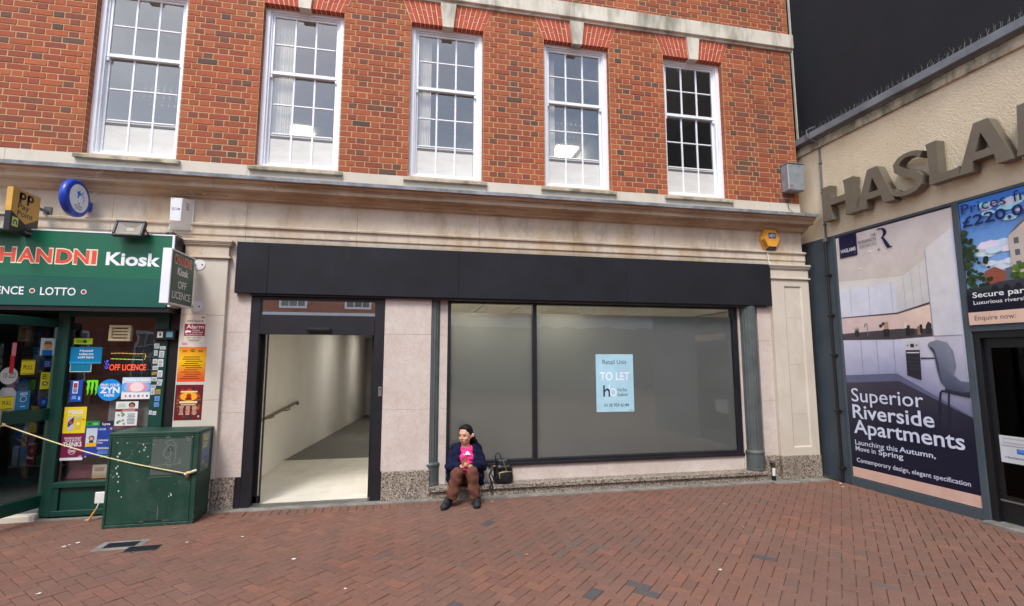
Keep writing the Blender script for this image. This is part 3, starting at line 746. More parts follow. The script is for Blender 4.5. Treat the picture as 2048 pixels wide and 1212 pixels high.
# ------------------------------------------------------------------ interiors
iw = MB(); iw.box(-2.2, -2.08, .24, 17.6, -1.2, 3.0); struct('corridor_left_wall', iw, WALLI)
iw = MB(); iw.box(-.3, -.2, 6.1, 17.6, -1.2, 3.0); struct('corridor_right_wall', iw, WALLI)
iw = MB(); iw.box(-2.08, -.3, 17.4, 17.6, -1.2, 3.0); struct('corridor_end_wall', iw, WALLI)
iw = MB(); iw.box(-2.08, -.28, .13, 17.4, 2.62, 2.7); struct('corridor_ceiling', iw, WALLI)
iw = MB(); iw.box(-2.08, -.3, .13, 2.72, -.06, .008); struct('corridor_floor', iw, FLOORI)
iw = MB(); iw.add([(-2.08, 2.722, .006), (-.3, 2.722, .006), (-.3, 17.4, -.86), (-2.08, 17.4, -.86)], [(0, 1, 2, 3)]); struct('corridor_ramp_floor', iw, RAMPI)
iw = MB(); iw.box(-2.08, -1.885, .1, .24, 0, 2.62); iw.box(-.345, .3, .1, .24, 0, 2.62); struct('inner_return_wall', iw, WALLI)
# shop unit behind the frosted window
iw = MB(); iw.box(-.2, 5.5, 6.0, 6.1, 0, 2.7); struct('shop_back_wall', iw, WALLI)
iw = MB(); iw.box(5.4, 5.5, .2, 6.0, 0, 2.7); struct('shop_side_wall', iw, WALLI)
iw = MB(); iw.box(-.28, 5.4, .14, 6.0, .0, .1); struct('shop_floor', iw, FLOORI)
ce = struct('shop_ceiling', MB().box(-.2, 5.4, .14, 6.0, 2.50, 2.56), GREYPL)
added_lamp_mat = emit('added_lit_panel', (1.0, .96, .90, 1), 6.5)
LP_ = ((1, 0), (3, 0), (1, 4), (4, 4)); lamp_near = emit('lit_panel_near', (1.0, .92, .76, 1), 16.0)
for i in range(9):
    for j in range(6):
        x0, y0 = -.18 + i * .6, .2 + j * .6
        if (i, j) in LP_: continue
        MB().box(x0 + .012, x0 + .588, y0 + .012, y0 + .588, 2.488, 2.499).build('ceiling_tile', CEILI, ce)
for (i, j) in LP_:  # the two deep panels are unseen, added to brighten shop and corridor
    x0, y0 = -.18 + i * .6, .2 + j * .6
    MB().box(x0 + .012, x0 + .588, y0 + .012, y0 + .588, 2.480, 2.497).build('ceiling_light', lamp_near if j == 0 else added_lamp_mat, None, label='lit ceiling panel behind the frosted shop window, ' + {(1, 0): 'top left by the glass', (3, 0): 'right of the mullion by the glass', (1, 4): 'unseen one added deep inside at left', (4, 4): 'unseen one added deep inside at centre'}[i, j], cat='ceiling light', group='ceiling lights in the empty shop')
for y0, nm in ((6.0, 'nearer'), (11.5, 'farther')):  # unseen corridor panels, added to raise the light on its walls
    MB().box(-.95, -.4, y0, y0 + 1.2, 2.60, 2.618).build('ceiling_light', added_lamp_mat, None, label=f'added unseen lit ceiling panel in the corridor behind the open doorway, {nm} one', cat='ceiling light', group='ceiling lights in the empty shop')
# upstairs room
iw = MB(); iw.box(XL, 5.5, 6.2, 6.3, 3.9, 6.6); struct('upper_back_wall', iw, DARKI)
iw = MB(); iw.box(XL, 5.5, .24, 6.2, 3.85, 3.95); struct('upper_floor', iw, DARKI)
iw = MB(); iw.box(XL, 5.5, .25, 6.2, 6.42, 6.5); struct('upper_ceiling', iw, CEILI)
iw = MB(); iw.box(XL, 5.5, 1.5, 1.75, 6.15, 6.42); struct('ceiling_beam', iw, WALLI)
iw = MB(); iw.box(5.4, 5.5, .24, 6.2, 3.95, 6.42); struct('upper_side_wall', iw, DARKI)
iw = MB(); iw.box(3.66, 3.74, .45, 6.2, 3.95, 6.42); struct('upper_partition', iw, DARKI)
up_lamp = emit('lit_office_panel', (1.0, .92, .68, 1), 6.0)
for nm, (cx, cy, hx, hy) in (('second', (-2.43, 4.16, .26, .19)), ('fourth', (3.29, 4.09, .24, .28))):
    MB().box(cx - hx, cx + hx, cy - hy, cy + hy, 6.395, 6.418).build('ceiling_light', up_lamp, None, label=f'lit ceiling panel seen through the {nm} sash window from the left', cat='ceiling light', group='ceiling lights upstairs')
cur_m = surf('white_blind_fabric', C(226, 222, 210), C(238, 235, 226), 6, .8, 30, .1)
for i, nm in ((1, 'second'), (2, 'third'), (3, 'fourth')):
    l = WC[i] - OW; cw = (.235, .19, .13)[i - 1]
    cu = MB(); n_ = 26; vs = []
    for k_ in range(n_ + 1):
        x = l + .09 + cw * k_ / n_; y = .262 + .014 * math.sin(k_ * 1.9)
        vs += [(x, y, 4.1), (x, y, 6.12), (x, y + .003, 6.12), (x, y + .003, 4.1)]
    fs = []
    for k_ in range(n_):
        for q_ in range(4): fs.append((4 * k_ + q_, 4 * k_ + (q_ + 1) % 4, 4 * k_ + 4 + (q_ + 1) % 4, 4 * k_ + 4 + q_))
    cu.add(vs, fs); cu.build('gathered_blind', cur_m, None, label=f'white gathered blind drawn aside inside the {nm} sash window from the left', cat='blind', group='blinds behind the sash windows')

# ================================================================== RIGHT-HAND BUILDING (wall runs towards the camera)
RM = frame((X0W, 0, 0), (KW, -1, 0))          # local x = along wall towards the street, y = up, z = out of the wall
rbd = thing('rendered_building', 'cream rendered office building with slate grey shopfront at right angles to the brick one', 'building', RM)
def rbox(x0, x1, y0, y1, z0, z1, b=0): return MB().box(x0, x1, y0, y1, z0, z1, b)
UE = 5.2                                        # how far the wall runs
rbox(-1.2, UE, 3.44, 4.95, -.3, 0).build('rendered_wall', REND, rbd)
m = MB()
m.box(-1.2, .425, .0, 3.438, -.3, -.004); m.box(.425, 1.965, -.02, .105, -.3, .004, .004); m.box(1.945, 2.012, .0, 3.438, -.3, .008, .003); m.box(.395, .432, .0, 3.438, -.3, .006, .003)
m.box(2.012, UE, 1.975, 2.04, -.3, .004, .003); m.box(.43, UE, 3.405, 3.438, -.3, .006, .003)
m.build('shopfront_frame', SLATEP, rbd)
rbox(.432, 1.96, .1, 3.41, -.28, -.02).build('shopfront_backing', SLATEP, rbd); rbox(1.961, UE, 2.0, 3.41, -.28, -.02).build('upper_backing', SLATEP, rbd)
rbox(-1.2, UE, 4.80, 4.87, 0, .035, .004).build('coping_moulding', SILL, rbd)
cop = bpy.data.objects.new('coping', None); link(cop, rbd)
cj = [-1.2, 1.06, 2.33, 3.6, UE]
for a, b_ in zip(cj, cj[1:]):
    MB().prism([(-.35, 4.93), (-.35, 5.09), (.115, 5.05), (.12, 5.045), (.12, 4.955), (.11, 4.948), (.05, 4.945), (.045, 4.93)], a + .001, b_ - .001, 'x').build('coping_stone', COPL, cop)
    rbox(a + .002, b_ - .002, 4.872, 4.944, -.1, .022, .004).build('coping_bed', SILL, cop)
for q_ in cop.children:                          # the profile was drawn as (z, y) -> swap to the wall's axes
    if q_.name.startswith('coping_stone'):
        for v in q_.data.vertices: v.co = Vector((v.co.x, v.co.z, v.co.y))
        q_.data.flip_normals()
SPK = plain('spike_wire', C(110, 106, 98), .5, .4)
for t in range(11):                              # bird spikes
    u0 = .02 + t * .34; sp = MB(); random.seed(40 + t)
    sp.box(u0, u0 + .32, 5.052, 5.058, .03, .05)
    for k_ in range(16):
        u = u0 + .01 + k_ * .02; lean = (-1, 0, 1)[k_ % 3] * .045
        sp.tube([(u, 5.055, .04), (u + random.gauss(0, .012), 5.055 + random.uniform(.08, .125), .04 + lean + random.gauss(0, .01))], .0011, 3, caps=False)
    sp.build('spike_strip', SPK, rbd, kind='stuff')
random.seed(11)
db = MB(); db.box(-3.5, UE, 4.9, 11.5, -.9, -.20)
thing_b = db.build('black_clad_wall', BLACKW, None, M=RM, label='tall black rendered blank wall rising behind the cream parapet', cat='wall')
MB().box(-.30, -.27, 4.9, 11.5, -.20, -.185).build('edge_sealant', STONEW, thing_b)
# door at the right edge
dr = bpy.data.objects.new('entrance_door', None); link(dr, rbd)
m = MB(); m.box(2.012, 2.07, .0, 1.975, -.12, -.01, .004); m.box(2.07, 3.1, 1.9, 1.975, -.12, -.01, .004); m.box(3.1, 3.16, 0, 1.975, -.12, -.01, .004); m.build('frame', BLKPL, dr)
rbox(2.07, 3.1, .03, 1.9, -.09, -.06, .003).build('leaf', BLKPL, dr); rbox(2.14, 3.03, .30, 1.8, -.058, -.052).build('pane', glass('door_glass', (.03, .03, .03, 1), .35), dr); rbox(2.08, 3.09, .235, .25, -.06, -.048).build('kick_bar', STEEL, dr)
rbox(2.0, 3.3, -.02, .02, -.1, .14).build('door_step', CONC, rbd)
rbox(3.16, UE, .0, 1.97, -.12, -.01).build('side_panel', SLATEP, rbd)
# pipes
dp = MB(); dp.tube([(.315, .0, .05), (.315, 3.36, .05), (.315, 3.40, .045)], .021, 10)
for z in (.72, 1.55, 2.0, 2.5, 2.95, .18): dp.box(.285, .345, z, z + .022, 0, .078, .004)
dp.lathe([(.026, 3.30), (.03, 3.38), (.024, 3.42)], 0, 0, 10)
dpo = MB().tube([(.315, .02, .05), (.315, 3.39, .05)], .021, 12).build('downpipe', BLKPL, None, M=RM, label='slim black downpipe on the slate grey frame beside the kitchen poster', cat='pipe')
for z in (.18, .95, 1.72, 2.28, 2.86): MB().box(.284, .346, z, z + .03, .002, .08, .004).build('bracket', BLKPL, dpo)
MB().lathe([(.028, 3.36), (.034, 3.372), (.034, 3.41), (.028, 3.42)], 0, 0, 12).build('joint_collar', GREYPL, dpo).matrix_local = Matrix(((1, 0, 0, .315), (0, 0, 1, 0), (0, 1, 0, .05), (0, 0, 0, 1)))
cp = MB().tube([(.30, 3.44, .02), (.30, 4.2, .02), (.30, 4.82, .02), (.28, 4.9, .06), (.23, 4.98, .14), (.22, 5.09, .145), (.3, 5.12, .08)], .012, 8).build('conduit', GREYPL, None, M=RM, label='thin grey conduit running up the cream render to the coping', cat='pipe')
for z in (3.62, 4.1, 4.55): MB().box(.28, .32, z, z + .022, .002, .036, .003).build('clip', GREYPL, cp)
# cable runs in the corner beside the stone pilaster
cb = MB().tube([(5.768, -.02, .02), (5.765, -.02, 1.4), (5.772, -.02, 1.9), (5.765, -.02, 3.2)], .014, 6).build('corner_cable', BLKPL, None, label='black cable run down the corner beside the right stone pilaster', cat='cable')
MB().box(5.727, 5.80, .02, .3, 0, 3.4).build('corner_filler', BLKPL, rbd).matrix_world = Matrix.Identity(4)

# raised letters ---------------------------------------------------------------
lett = thing('raised_letter_sign', 'large bronze capital letters spelling the agency name across the cream render', 'sign', RM)
def letter(polys, x, y, w, h, holes=None, z0=.03, z1=.15):
    """polys: outlines in unit box, extruded as one mesh; concave outlines are triangulated by bmesh"""
    bm = bmesh.new()
    for pl in polys:
        vs = [bm.verts.new((x + p[0] * w, y + p[1] * h, z1)) for p in pl]
        es = [bm.edges.new((vs[i], vs[(i + 1) % len(vs)])) for i in range(len(vs))]
    bmesh.ops.triangle_fill(bm, use_beauty=True, use_dissolve=False, edges=bm.edges[:])
    r = bmesh.ops.extrude_face_region(bm, geom=bm.faces[:])
    for v in r['geom']:
        if isinstance(v, bmesh.types.BMVert): v.co.z = z0
    bmesh.ops.recalc_face_normals(bm, faces=bm.faces)
    me = bpy.data.meshes.new('letter'); bm.to_mesh(me); bm.free(); me.materials.append(LETM)
    o = bpy.data.objects.new('letter', me); link(o, lett); return o
def stem(x0, x1, w, fl): return [(x0 - fl, 0), (x1 + fl, 0), (x1, .16), (x1 - .005, .5), (x1, .84), (x1 + fl, 1), (x0 - fl, 1), (x0, .84), (x0 + .005, .5), (x0, .16)]
Hl = [(0, 0), (.30, 0), (.275, .2), (.275, .42), (.725, .42), (.725, .2), (.70, 0), (1, 0), (.975, .2), (.97, .5), (.975, .8), (1, 1), (.70, 1), (.725, .8), (.725, .6), (.275, .6), (.275, .8), (.30, 1), (0, 1), (.025, .8), (.03, .5), (.025, .2)]
Al = [(0, 0), (.255, 0), (.29, .22), (.675, .22), (.715, 0), (1, 0), (.93, .2), (.66, .97), (.64, 1), (.38, 1), (.36, .97), (.075, .2)]
Ah = [(.345, .38), (.485, .76), (.625, .38)]
Ll = [(0, 0), (.98, 0), (1, .22), (.9, .19), (.36, .185), (.36, .8), (.385, 1), (0, 1), (.03, .8), (.035, .5), (.03, .2)]
Ml = [(0, 0), (.2, 0), (.185, .2), (.2, .62), (.41, .0), (.55, 0), (.79, .62), (.80, .2), (.785, 0), (1, 0), (.97, .2), (.93, .8), (.93, 1), (.74, 1), (.5, .38), (.28, 1), (.07, 1), (.06, .8), (.03, .2)]
def sshape():
    P = []; cen = []
    import itertools
    ctr = [(.93, .84), (.82, .905), (.66, .945), (.48, .95), (.30, .90), (.185, .80), (.20, .68), (.34, .58), (.52, .51), (.70, .42), (.81, .31), (.795, .19), (.67, .095), (.48, .055), (.30, .06), (.14, .10), (.02, .17)]
    th = [.125, .10, .085, .08, .10, .125, .14, .145, .15, .145, .14, .125, .10, .085, .085, .10, .125]
    Lp, Rp = [], []
    for i, (x, y) in enumerate(ctr):
        a = ctr[max(i - 1, 0)]; b_ = ctr[min(i + 1, len(ctr) - 1)]; dx, dy = b_[0] - a[0], (b_[1] - a[1]); l = math.hypot(dx, dy); nx, ny = -dy / l, dx / l
        fx = 1.25
        Lp.append((x + nx * th[i] * fx * .62, y + ny * th[i] * .62)); Rp.append((x - nx * th[i] * fx * .62, y - ny * th[i] * .62))
    return Lp + Rp[::-1]
Sl = sshape()
letter([Hl], .40, 3.63, .515, .49); letter([Al, Ah], .93, 3.63, .505, .50); letter([Sl], 1.415, 3.635, .40, .51); letter([Ll], 1.845, 3.665, .315, .485); letter([Al, Ah], 2.15, 3.66, .49, .51); letter([Ml], 2.665, 3.665, .62, .505); letter([Sl], 3.33, 3.67, .40, .51)

# kitchen poster ---------------------------------------------------------------
NV = C(14, 18, 44); PINKB = C(222, 184, 166); LAV = C(206, 208, 224)
p = Print(); p.base(1.503, 3.27, C(210, 202, 198), x=.438, y=.115, t=.006)
p.grad(.438, 2.4, 1.94, 3.385, C(204, 194, 184), C(218, 208, 206), 1)
p.poly([(.438, 2.771), (1.338, 2.709), (1.63, 2.90), (1.63, 2.7), (.438, 2.6)], [C(206, 200, 182), C(206, 200, 182), C(206, 198, 178), C(216, 212, 204), C(216, 212, 204)], 2)
p.poly([(.438, 2.76), (1.338, 2.70), (1.62, 2.88), (1.24, 2.618), (.438, 2.645)], C(222, 219, 214), 3)
p.poly([(.438, 2.645), (1.24, 2.618), (1.225, 2.255), (.438, 2.257)], [C(222, 224, 236), C(222, 224, 236), C(212, 214, 228), C(216, 219, 232)], 4)       # left wall units
p.poly([(1.24, 2.618), (1.62, 2.88), (1.622, 2.346), (1.225, 2.255)], [C(222, 219, 214), C(216, 212, 206), C(206, 203, 202), C(204, 203, 206)], 4)
for u in (.60, .87, 1.172): p.rect(u, 2.257, u + .006, 2.635, C(168, 172, 186), 5)
for (a, b_, c_, d_) in ((1.33, 2.69, 1.335, 2.285), (1.43, 2.75, 1.435, 2.305), (1.53, 2.82, 1.535, 2.325)): p.poly([(a, b_), (a + .005, b_), (c_ + .005, d_), (c_, d_)], C(176, 176, 184), 5)
p.poly([(.438, 2.258), (1.225, 2.257), (1.622, 2.348), (1.622, 2.322), (1.225, 2.238), (.438, 2.245)], C(84, 76, 78), 6)
p.poly([(.438, 2.245), (1.225, 2.238), (1.225, 2.03), (.438, 2.02)], [C(216, 192, 190), C(224, 196, 188), C(216, 190, 184), C(206, 184, 186)], 4)            # splashback
p.poly([(1.225, 2.238), (1.622, 2.322), (1.622, 2.02), (1.225, 2.03)], [C(226, 200, 188), C(240, 216, 196), C(226, 196, 180), C(214, 188, 182)], 4)
p.poly([(.438, 2.03), (1.225, 2.055), (1.622, 2.035), (1.622, 1.945), (1.135, 1.926), (.438, 1.943)], C(70, 64, 70), 5)
p.poly([(.438, 1.943), (1.135, 1.926), (1.622, 1.945), (1.64, 1.6), (1.94, 1.5), (1.94, 1.06), (1.155, 1.504), (.445, 1.461)], [C(206, 206, 226), C(204, 204, 224), C(212, 206, 214), C(186, 184, 204), C(160, 160, 184), C(120, 122, 150), C(150, 152, 184), C(160, 162, 192)], 2)
for u, t_, b_ in ((.698, 1.94, 1.475), (.918, 1.93, 1.49), (1.14, 1.926, 1.5)): p.rect(u, b_, u + .006, t_, C(134, 136, 162), 4)
p.poly([(.438, 1.461), (1.155, 1.504), (1.94, 1.06), (1.94, 1.02), (1.173, 1.413), (.438, 1.36)], C(96, 98, 128), 3)
p.poly([(1.62, 2.975), (1.915, 3.155), (1.925, 1.95), (1.63, 1.945)], [C(222, 219, 216), C(224, 222, 222), C(206, 206, 216), C(208, 207, 214)], 6)                  # tall unit
p.poly([(1.912, 3.165), (1.94, 3.18), (1.94, 1.0), (1.925, 1.95)], C(198, 206, 224), 7)
p.rect(1.617, 1.95, 1.624, 2.97, C(160, 160, 168), 7); p.rect(1.63, 1.944, 1.925, 1.951, C(150, 150, 164), 7)
p.poly([(1.64, 1.944), (1.94, 1.944), (1.94, 1.30), (1.64, 1.45)], [C(196, 192, 206), C(196, 196, 212), C(150, 152, 176), C(160, 160, 184)], 3)
# objects on the worktop
p.rect(.625, 1.985, .69, 2.055, C(40, 38, 44), 8)
for a in (-.05, -.03, -.01, .01, .03, .05): p.poly([(.657 + a * .3, 2.05), (.667 + a * .3, 2.05), (.66 + a, 2.105 + .02 * math.cos(a * 30))], C(60, 66, 58), 9)
p.rect(.81, 1.985, .818, 2.13, C(120, 122, 126), 8); p.poly([(.775, 2.10), (.785, 2.10), (.79, 2.14), (.81, 2.14), (.818, 2.125), (.818, 2.15), (.785, 2.152), (.772, 2.13)], C(120, 122, 126), 9); p.rect(.845, 1.985, .853, 2.03, C(96, 96, 100), 8)
p.rect(1.03, 1.965, 1.105, 2.06, C(36, 33, 36), 8); p.rect(1.045, 2.06, 1.10, 2.15, C(176, 148, 116), 8); p.disc(1.0, 2.105, .022, C(50, 44, 42), 9, 12); p.disc(1.035, 2.13, .02, C(60, 52, 48), 9, 12)
p.rect(1.31, 1.965, 1.365, 2.09, C(34, 32, 36), 8); p.rect(1.37, 1.975, 1.41, 2.05, C(48, 44, 48), 9); p.rect(1.30, 2.06, 1.33, 2.13, C(226, 214, 206), 9); p.rect(1.45, 1.97, 1.49, 2.07, C(150, 112, 84), 8); p.rect(1.48, 1.985, 1.51, 2.09, C(40, 38, 42), 9)
p.poly([(1.54, 1.985), (1.61, 1.98), (1.615, 2.09), (1.58, 2.12), (1.55, 2.07)], C(52, 48, 50), 9)
# downlights
for u, v_, r in ((.929, 3.092, .035), (.778, 2.892, .028), (1.021, 2.925, .016), (.52, 2.918, .016), (1.20, 3.063, .02), (.84, 2.995, .018)): p.disc(u, v_, r, C(240, 238, 236), 4, 14, r * .36); p.rect(u - r * .6, v_ - r * .4, u + r * .6, v_ - r * .25, C(160, 152, 146), 5)
# oven
p.poly([(1.291, 1.893), (1.458, 1.901), (1.446, 1.431), (1.283, 1.487)], C(42, 42, 52), 8); p.poly([(1.291, 1.893), (1.458, 1.901), (1.455, 1.79), (1.289, 1.79)], C(202, 200, 204), 9)
for u in (1.32, 1.425): p.disc(u, 1.845, .012, C(110, 108, 112), 10, 10)
p.rect(1.35, 1.82, 1.395, 1.865, C(48, 48, 56), 10); p.poly([(1.30, 1.765), (1.448, 1.765), (1.448, 1.752), (1.30, 1.752)], C(210, 208, 214), 10)
for i in range(4): p.rect(1.305, 1.56 + i * .045, 1.435, 1.563 + i * .045, C(90, 90, 104), 10)
p.poly([(1.46, 1.70), (1.62, 1.70), (1.62, 1.685), (1.46, 1.68)], C(54, 54, 66), 8)
# floor fading to navy
p.poly([(.438, 1.36), (1.173, 1.413), (1.94, 1.05), (1.94, .75), (.438, .75)], [C(62, 58, 74), C(62, 58, 72), C(34, 34, 54), NV, NV], 4)
p.rect(.438, .243, 1.94, .752, NV, 4)
# chair
p.poly([(1.62, 1.80), (1.55, 1.845), (1.57, 1.875), (1.66, 1.90), (1.76, 1.87), (1.815, 1.77), (1.83, 1.6), (1.80, 1.5), (1.86, 1.44), (1.94, 1.43), (1.94, 1.33), (1.86, 1.315), (1.70, 1.36), (1.655, 1.45), (1.655, 1.62)], [C(120, 126, 144)] * 3 + [C(132, 138, 154)] * 2 + [C(112, 118, 136)] * 3 + [C(96, 102, 122)] * 3 + [C(70, 76, 96)] * 3 + [C(100, 106, 126)], 11)
p.poly([(1.55, 1.845), (1.62, 1.80), (1.655, 1.62), (1.655, 1.45), (1.69, 1.37), (1.655, 1.42), (1.63, 1.55), (1.61, 1.74)], C(64, 70, 90), 12)
p.poly([(1.70, 1.355), (1.86, 1.315), (1.94, 1.33), (1.94, 1.28), (1.86, 1.275), (1.68, 1.31)], C(44, 48, 68), 12)
for pl in ([(1.63, 1.30), (1.655, 1.31), (1.585, .88), (1.565, .88)], [(1.72, 1.31), (1.74, 1.31), (1.70, .91), (1.685, .91)]): p.poly(pl, C(34, 36, 54), 12)
p.poly([(1.63, 1.30), (1.66, 1.335), (1.94, 1.285), (1.94, 1.265), (1.67, 1.31)], C(34, 36, 54), 13)
# lettering
PW = C(214, 220, 240)
p.text('Superior', .505, 1.115, .178, PW, 14, w=.94, bold=.006); p.text('Riverside', .505, .897, .178, PW, 14, w=1.04, bold=.02); p.text('Apartments', .505, .697, .178, PW, 14, w=1.335, bold=.02)
p.text('Launching this ', .508, .545, .064, PW, 14, w=.575, bold=.008); p.text('Autumn,', 1.105, .549, .064, PW, 14, w=.42, bold=.02)
p.text('Move in ', .508, .465, .064, PW, 14, w=.285, bold=.008); p.text('Spring', .83, .466, .064, PW, 14, w=.315, bold=.02)
p.text('Contemporary design, elegant specification', .512, .318, .054, PW, 14, w=1.345, bold=.012)
p.rect(.438, .115, 1.94, .243, PINKB, 5)
# agency mark
p.rect(.497, 3.085, .765, 3.385, C(20, 24, 66), 14); p.text('HASLAMS', .63, 3.155, .05, WHITE, 15, w=.225, bold=.02, al='c'); p.text('.NET', .745, 3.115, .016, C(120, 124, 150), 15, w=.035, al='r')
GR = C(70, 70, 92)
p.text('THE', 1.04, 3.285, .034, GR, 14, w=.075, al='r'); p.text('RESIDENCES', 1.04, 3.228, .038, GR, 14, w=.255, al='r')
for a in ((.80, 3.165, 1.04, 3.168), (.80, 3.205, 1.04, 3.208), (.80, 3.165, .803, 3.208), (1.037, 3.165, 1.04, 3.208), (.965, 3.165, .968, 3.208)): p.rect(*a, GR, 14)
p.text('KENNET ISLAND', .815, 3.177, .02, GR, 15, w=.14); p.text('RG2', .985, 3.177, .02, GR, 15, w=.035)
NVR = C(22, 24, 74)                              # stencil capital R: bowl and leg without a stem
p.poly([(1.05, 3.36), (1.09, 3.368), (1.14, 3.36), (1.175, 3.335), (1.185, 3.30), (1.17, 3.265), (1.135, 3.242), (1.105, 3.238), (1.125, 3.255), (1.14, 3.29), (1.135, 3.33), (1.11, 3.352), (1.075, 3.352)], NVR, 14)
p.poly([(1.105, 3.238), (1.14, 3.24), (1.19, 3.16), (1.22, 3.105), (1.245, 3.095), (1.245, 3.085), (1.18, 3.085), (1.15, 3.14), (1.125, 3.21)], NVR, 15)
p.poly([(1.04, 3.085), (1.09, 3.085), (1.072, 3.095), (1.066, 3.115), (1.06, 3.095)], NVR, 14)
p.build('kitchen_poster', PRINT, None, M=RM @ at(0, 0, -.004), label='tall window poster of a white kitchen above navy lettering about riverside apartments', cat='poster')
# river poster -----------------------------------------------------------------
p = Print(); p.base(1.09, 1.355, C(60, 120, 200), x=2.015, y=2.045, t=.006)
p.grad(2.015, 2.4, 3.1, 3.4, C(150, 190, 230), C(46, 118, 206), 1)
random.seed(5)
def cloud(cx, cy, w, h, n, lay, c1):
    for i in range(n):
        x, y = cx + random.uniform(-w, w), cy + random.uniform(-h, h); r = random.uniform(.03, .075)
        x = max(2.06, min(3.02, x))
        p.poly([(x + r * 1.5 * random.uniform(.75, 1.1) * math.cos(t * .45), min(3.39, y + r * .7 * random.uniform(.75, 1.1) * math.sin(t * .45))) for t in range(14)], c1(), lay + i)
cloud(2.33, 2.85, .16, .05, 12, 2, lambda: C(190 + random.randint(0, 40), 212 + random.randint(0, 20), 236)); cloud(2.55, 3.22, .35, .12, 18, 2, lambda: C(150 + random.randint(0, 70), 192 + random.randint(0, 40), 232)); cloud(2.4, 2.66, .2, .04, 12, 2, lambda: C(214, 226, 238))
p.poly([(2.44, 2.50), (3.1, 2.45), (3.1, 3.1), (2.62, 3.08), (2.44, 2.93)], [C(196, 184, 172)] * 5, 22); p.poly([(2.43, 2.93), (2.62, 3.09), (3.1, 3.11), (3.1, 3.2), (2.64, 3.16)], C(110, 112, 124), 23)
for i in range(5):
    for j in range(3): p.rect(2.48 + i * .12, 2.60 + j * .12, 2.52 + i * .12, 2.66 + j * .12, C(90, 96, 110), 23)
p.poly([(2.2, 2.45), (2.2, 2.6), (2.29, 2.64), (2.38, 2.58), (2.38, 2.45)], C(150, 84, 66), 22); p.poly([(2.38, 2.45), (2.38, 2.6), (2.45, 2.62), (2.45, 2.45)], C(98, 104, 118), 22)
for i in range(150):                             # tree
    t = random.random(); v_ = 2.25 + t * .82; wd = .035 + .26 * (1 - t) ** .8 if t > .25 else .26
    u = 2.02 + abs(random.gauss(0, .5)) * wd; r = random.uniform(.015, .035); u = max(2.02 + r, u)
    g_ = random.randint(0, 34); p.poly([(max(2.016, u + r * math.cos(k_ * 1.05) * random.uniform(.6, 1.2)), v_ + r * math.sin(k_ * 1.05) * random.uniform(.6, 1.2)) for k_ in range(6)], C(22 + g_, 44 + g_, 26 + g_ // 2), 24 + i * .05)
for i in range(60):
    u = random.uniform(2.42, 3.0); v_ = 2.5 + random.uniform(0, .12); r = random.uniform(.02, .04); g_ = random.randint(0, 50)
    p.poly([(u + r * math.cos(k_ * 1.05) * random.uniform(.6, 1.2), v_ + r * math.sin(k_ * 1.05) * random.uniform(.6, 1.2)) for k_ in range(6)], C(46 + g_, 76 + g_, 36), 26 + i * .05)
p.grad(2.015, 2.18, 3.1, 2.36, C(12, 16, 36), C(22, 28, 46), 32); p.grad(2.015, 2.36, 3.1, 2.44, C(22, 28, 46), C(48, 62, 56), 31)
p.poly([(2.17, 2.44), (2.32, 2.475), (2.5, 2.48), (2.8, 2.47), (3.1, 2.44), (3.1, 2.40), (2.17, 2.41)], C(58, 58, 66), 33)
for i in range(7): p.disc(2.28 + i * .1, 2.405, .03, C(24, 30, 42), 34, 12, .04)
p.text('Prices from', 2.05, 3.262, .112, C(26, 32, 92), 36, w=.80, bold=0); p.text('£220,000', 2.05, 3.118, .108, C(20, 26, 84), 36, w=.74, bold=.026)
p.text('Secure parking', 2.072, 2.335, .058, WHITE, 36, w=.62, bold=.02); p.text('Luxurious riverside living', 2.075, 2.262, .04, WHITE, 36, w=.66, bold=.006)
p.rect(2.015, 2.045, 3.1, 2.18, C(226, 192, 172), 35); p.text('Enquire now:', 2.07, 2.092, .052, C(84, 74, 78), 36, w=.36, bold=0)
p.build('river_poster', PRINT, None, M=RM @ at(0, 0, -.004), label='window poster with blue sky, trees and a river bridge over a dark door', cat='poster')
# letter plate notice on the dark door
p = Print(); p.base(.42, .27, C(206, 208, 212), t=.004); p.rect(.015, .165, .405, .175, C(150, 152, 156), 1); p.rect(.03, .19, .39, .25, C(176, 178, 182), 1); p.rect(.035, .205, .385, .235, C(206, 206, 210), 2)
p.rect(.14, .10, .21, .15, C(46, 108, 190), 1); p.rect(.15, .12, .20, .148, C(90, 140, 210), 2); p.text('Haslams Mail Only', .04, .045, .026, C(60, 76, 120), 2, w=.34, bold=.004)
p.build('mail_notice', PRINT, None, M=RM @ at(2.13, .632, -.045), label='white mail notice with a blue square on the dark door at right', cat='notice')

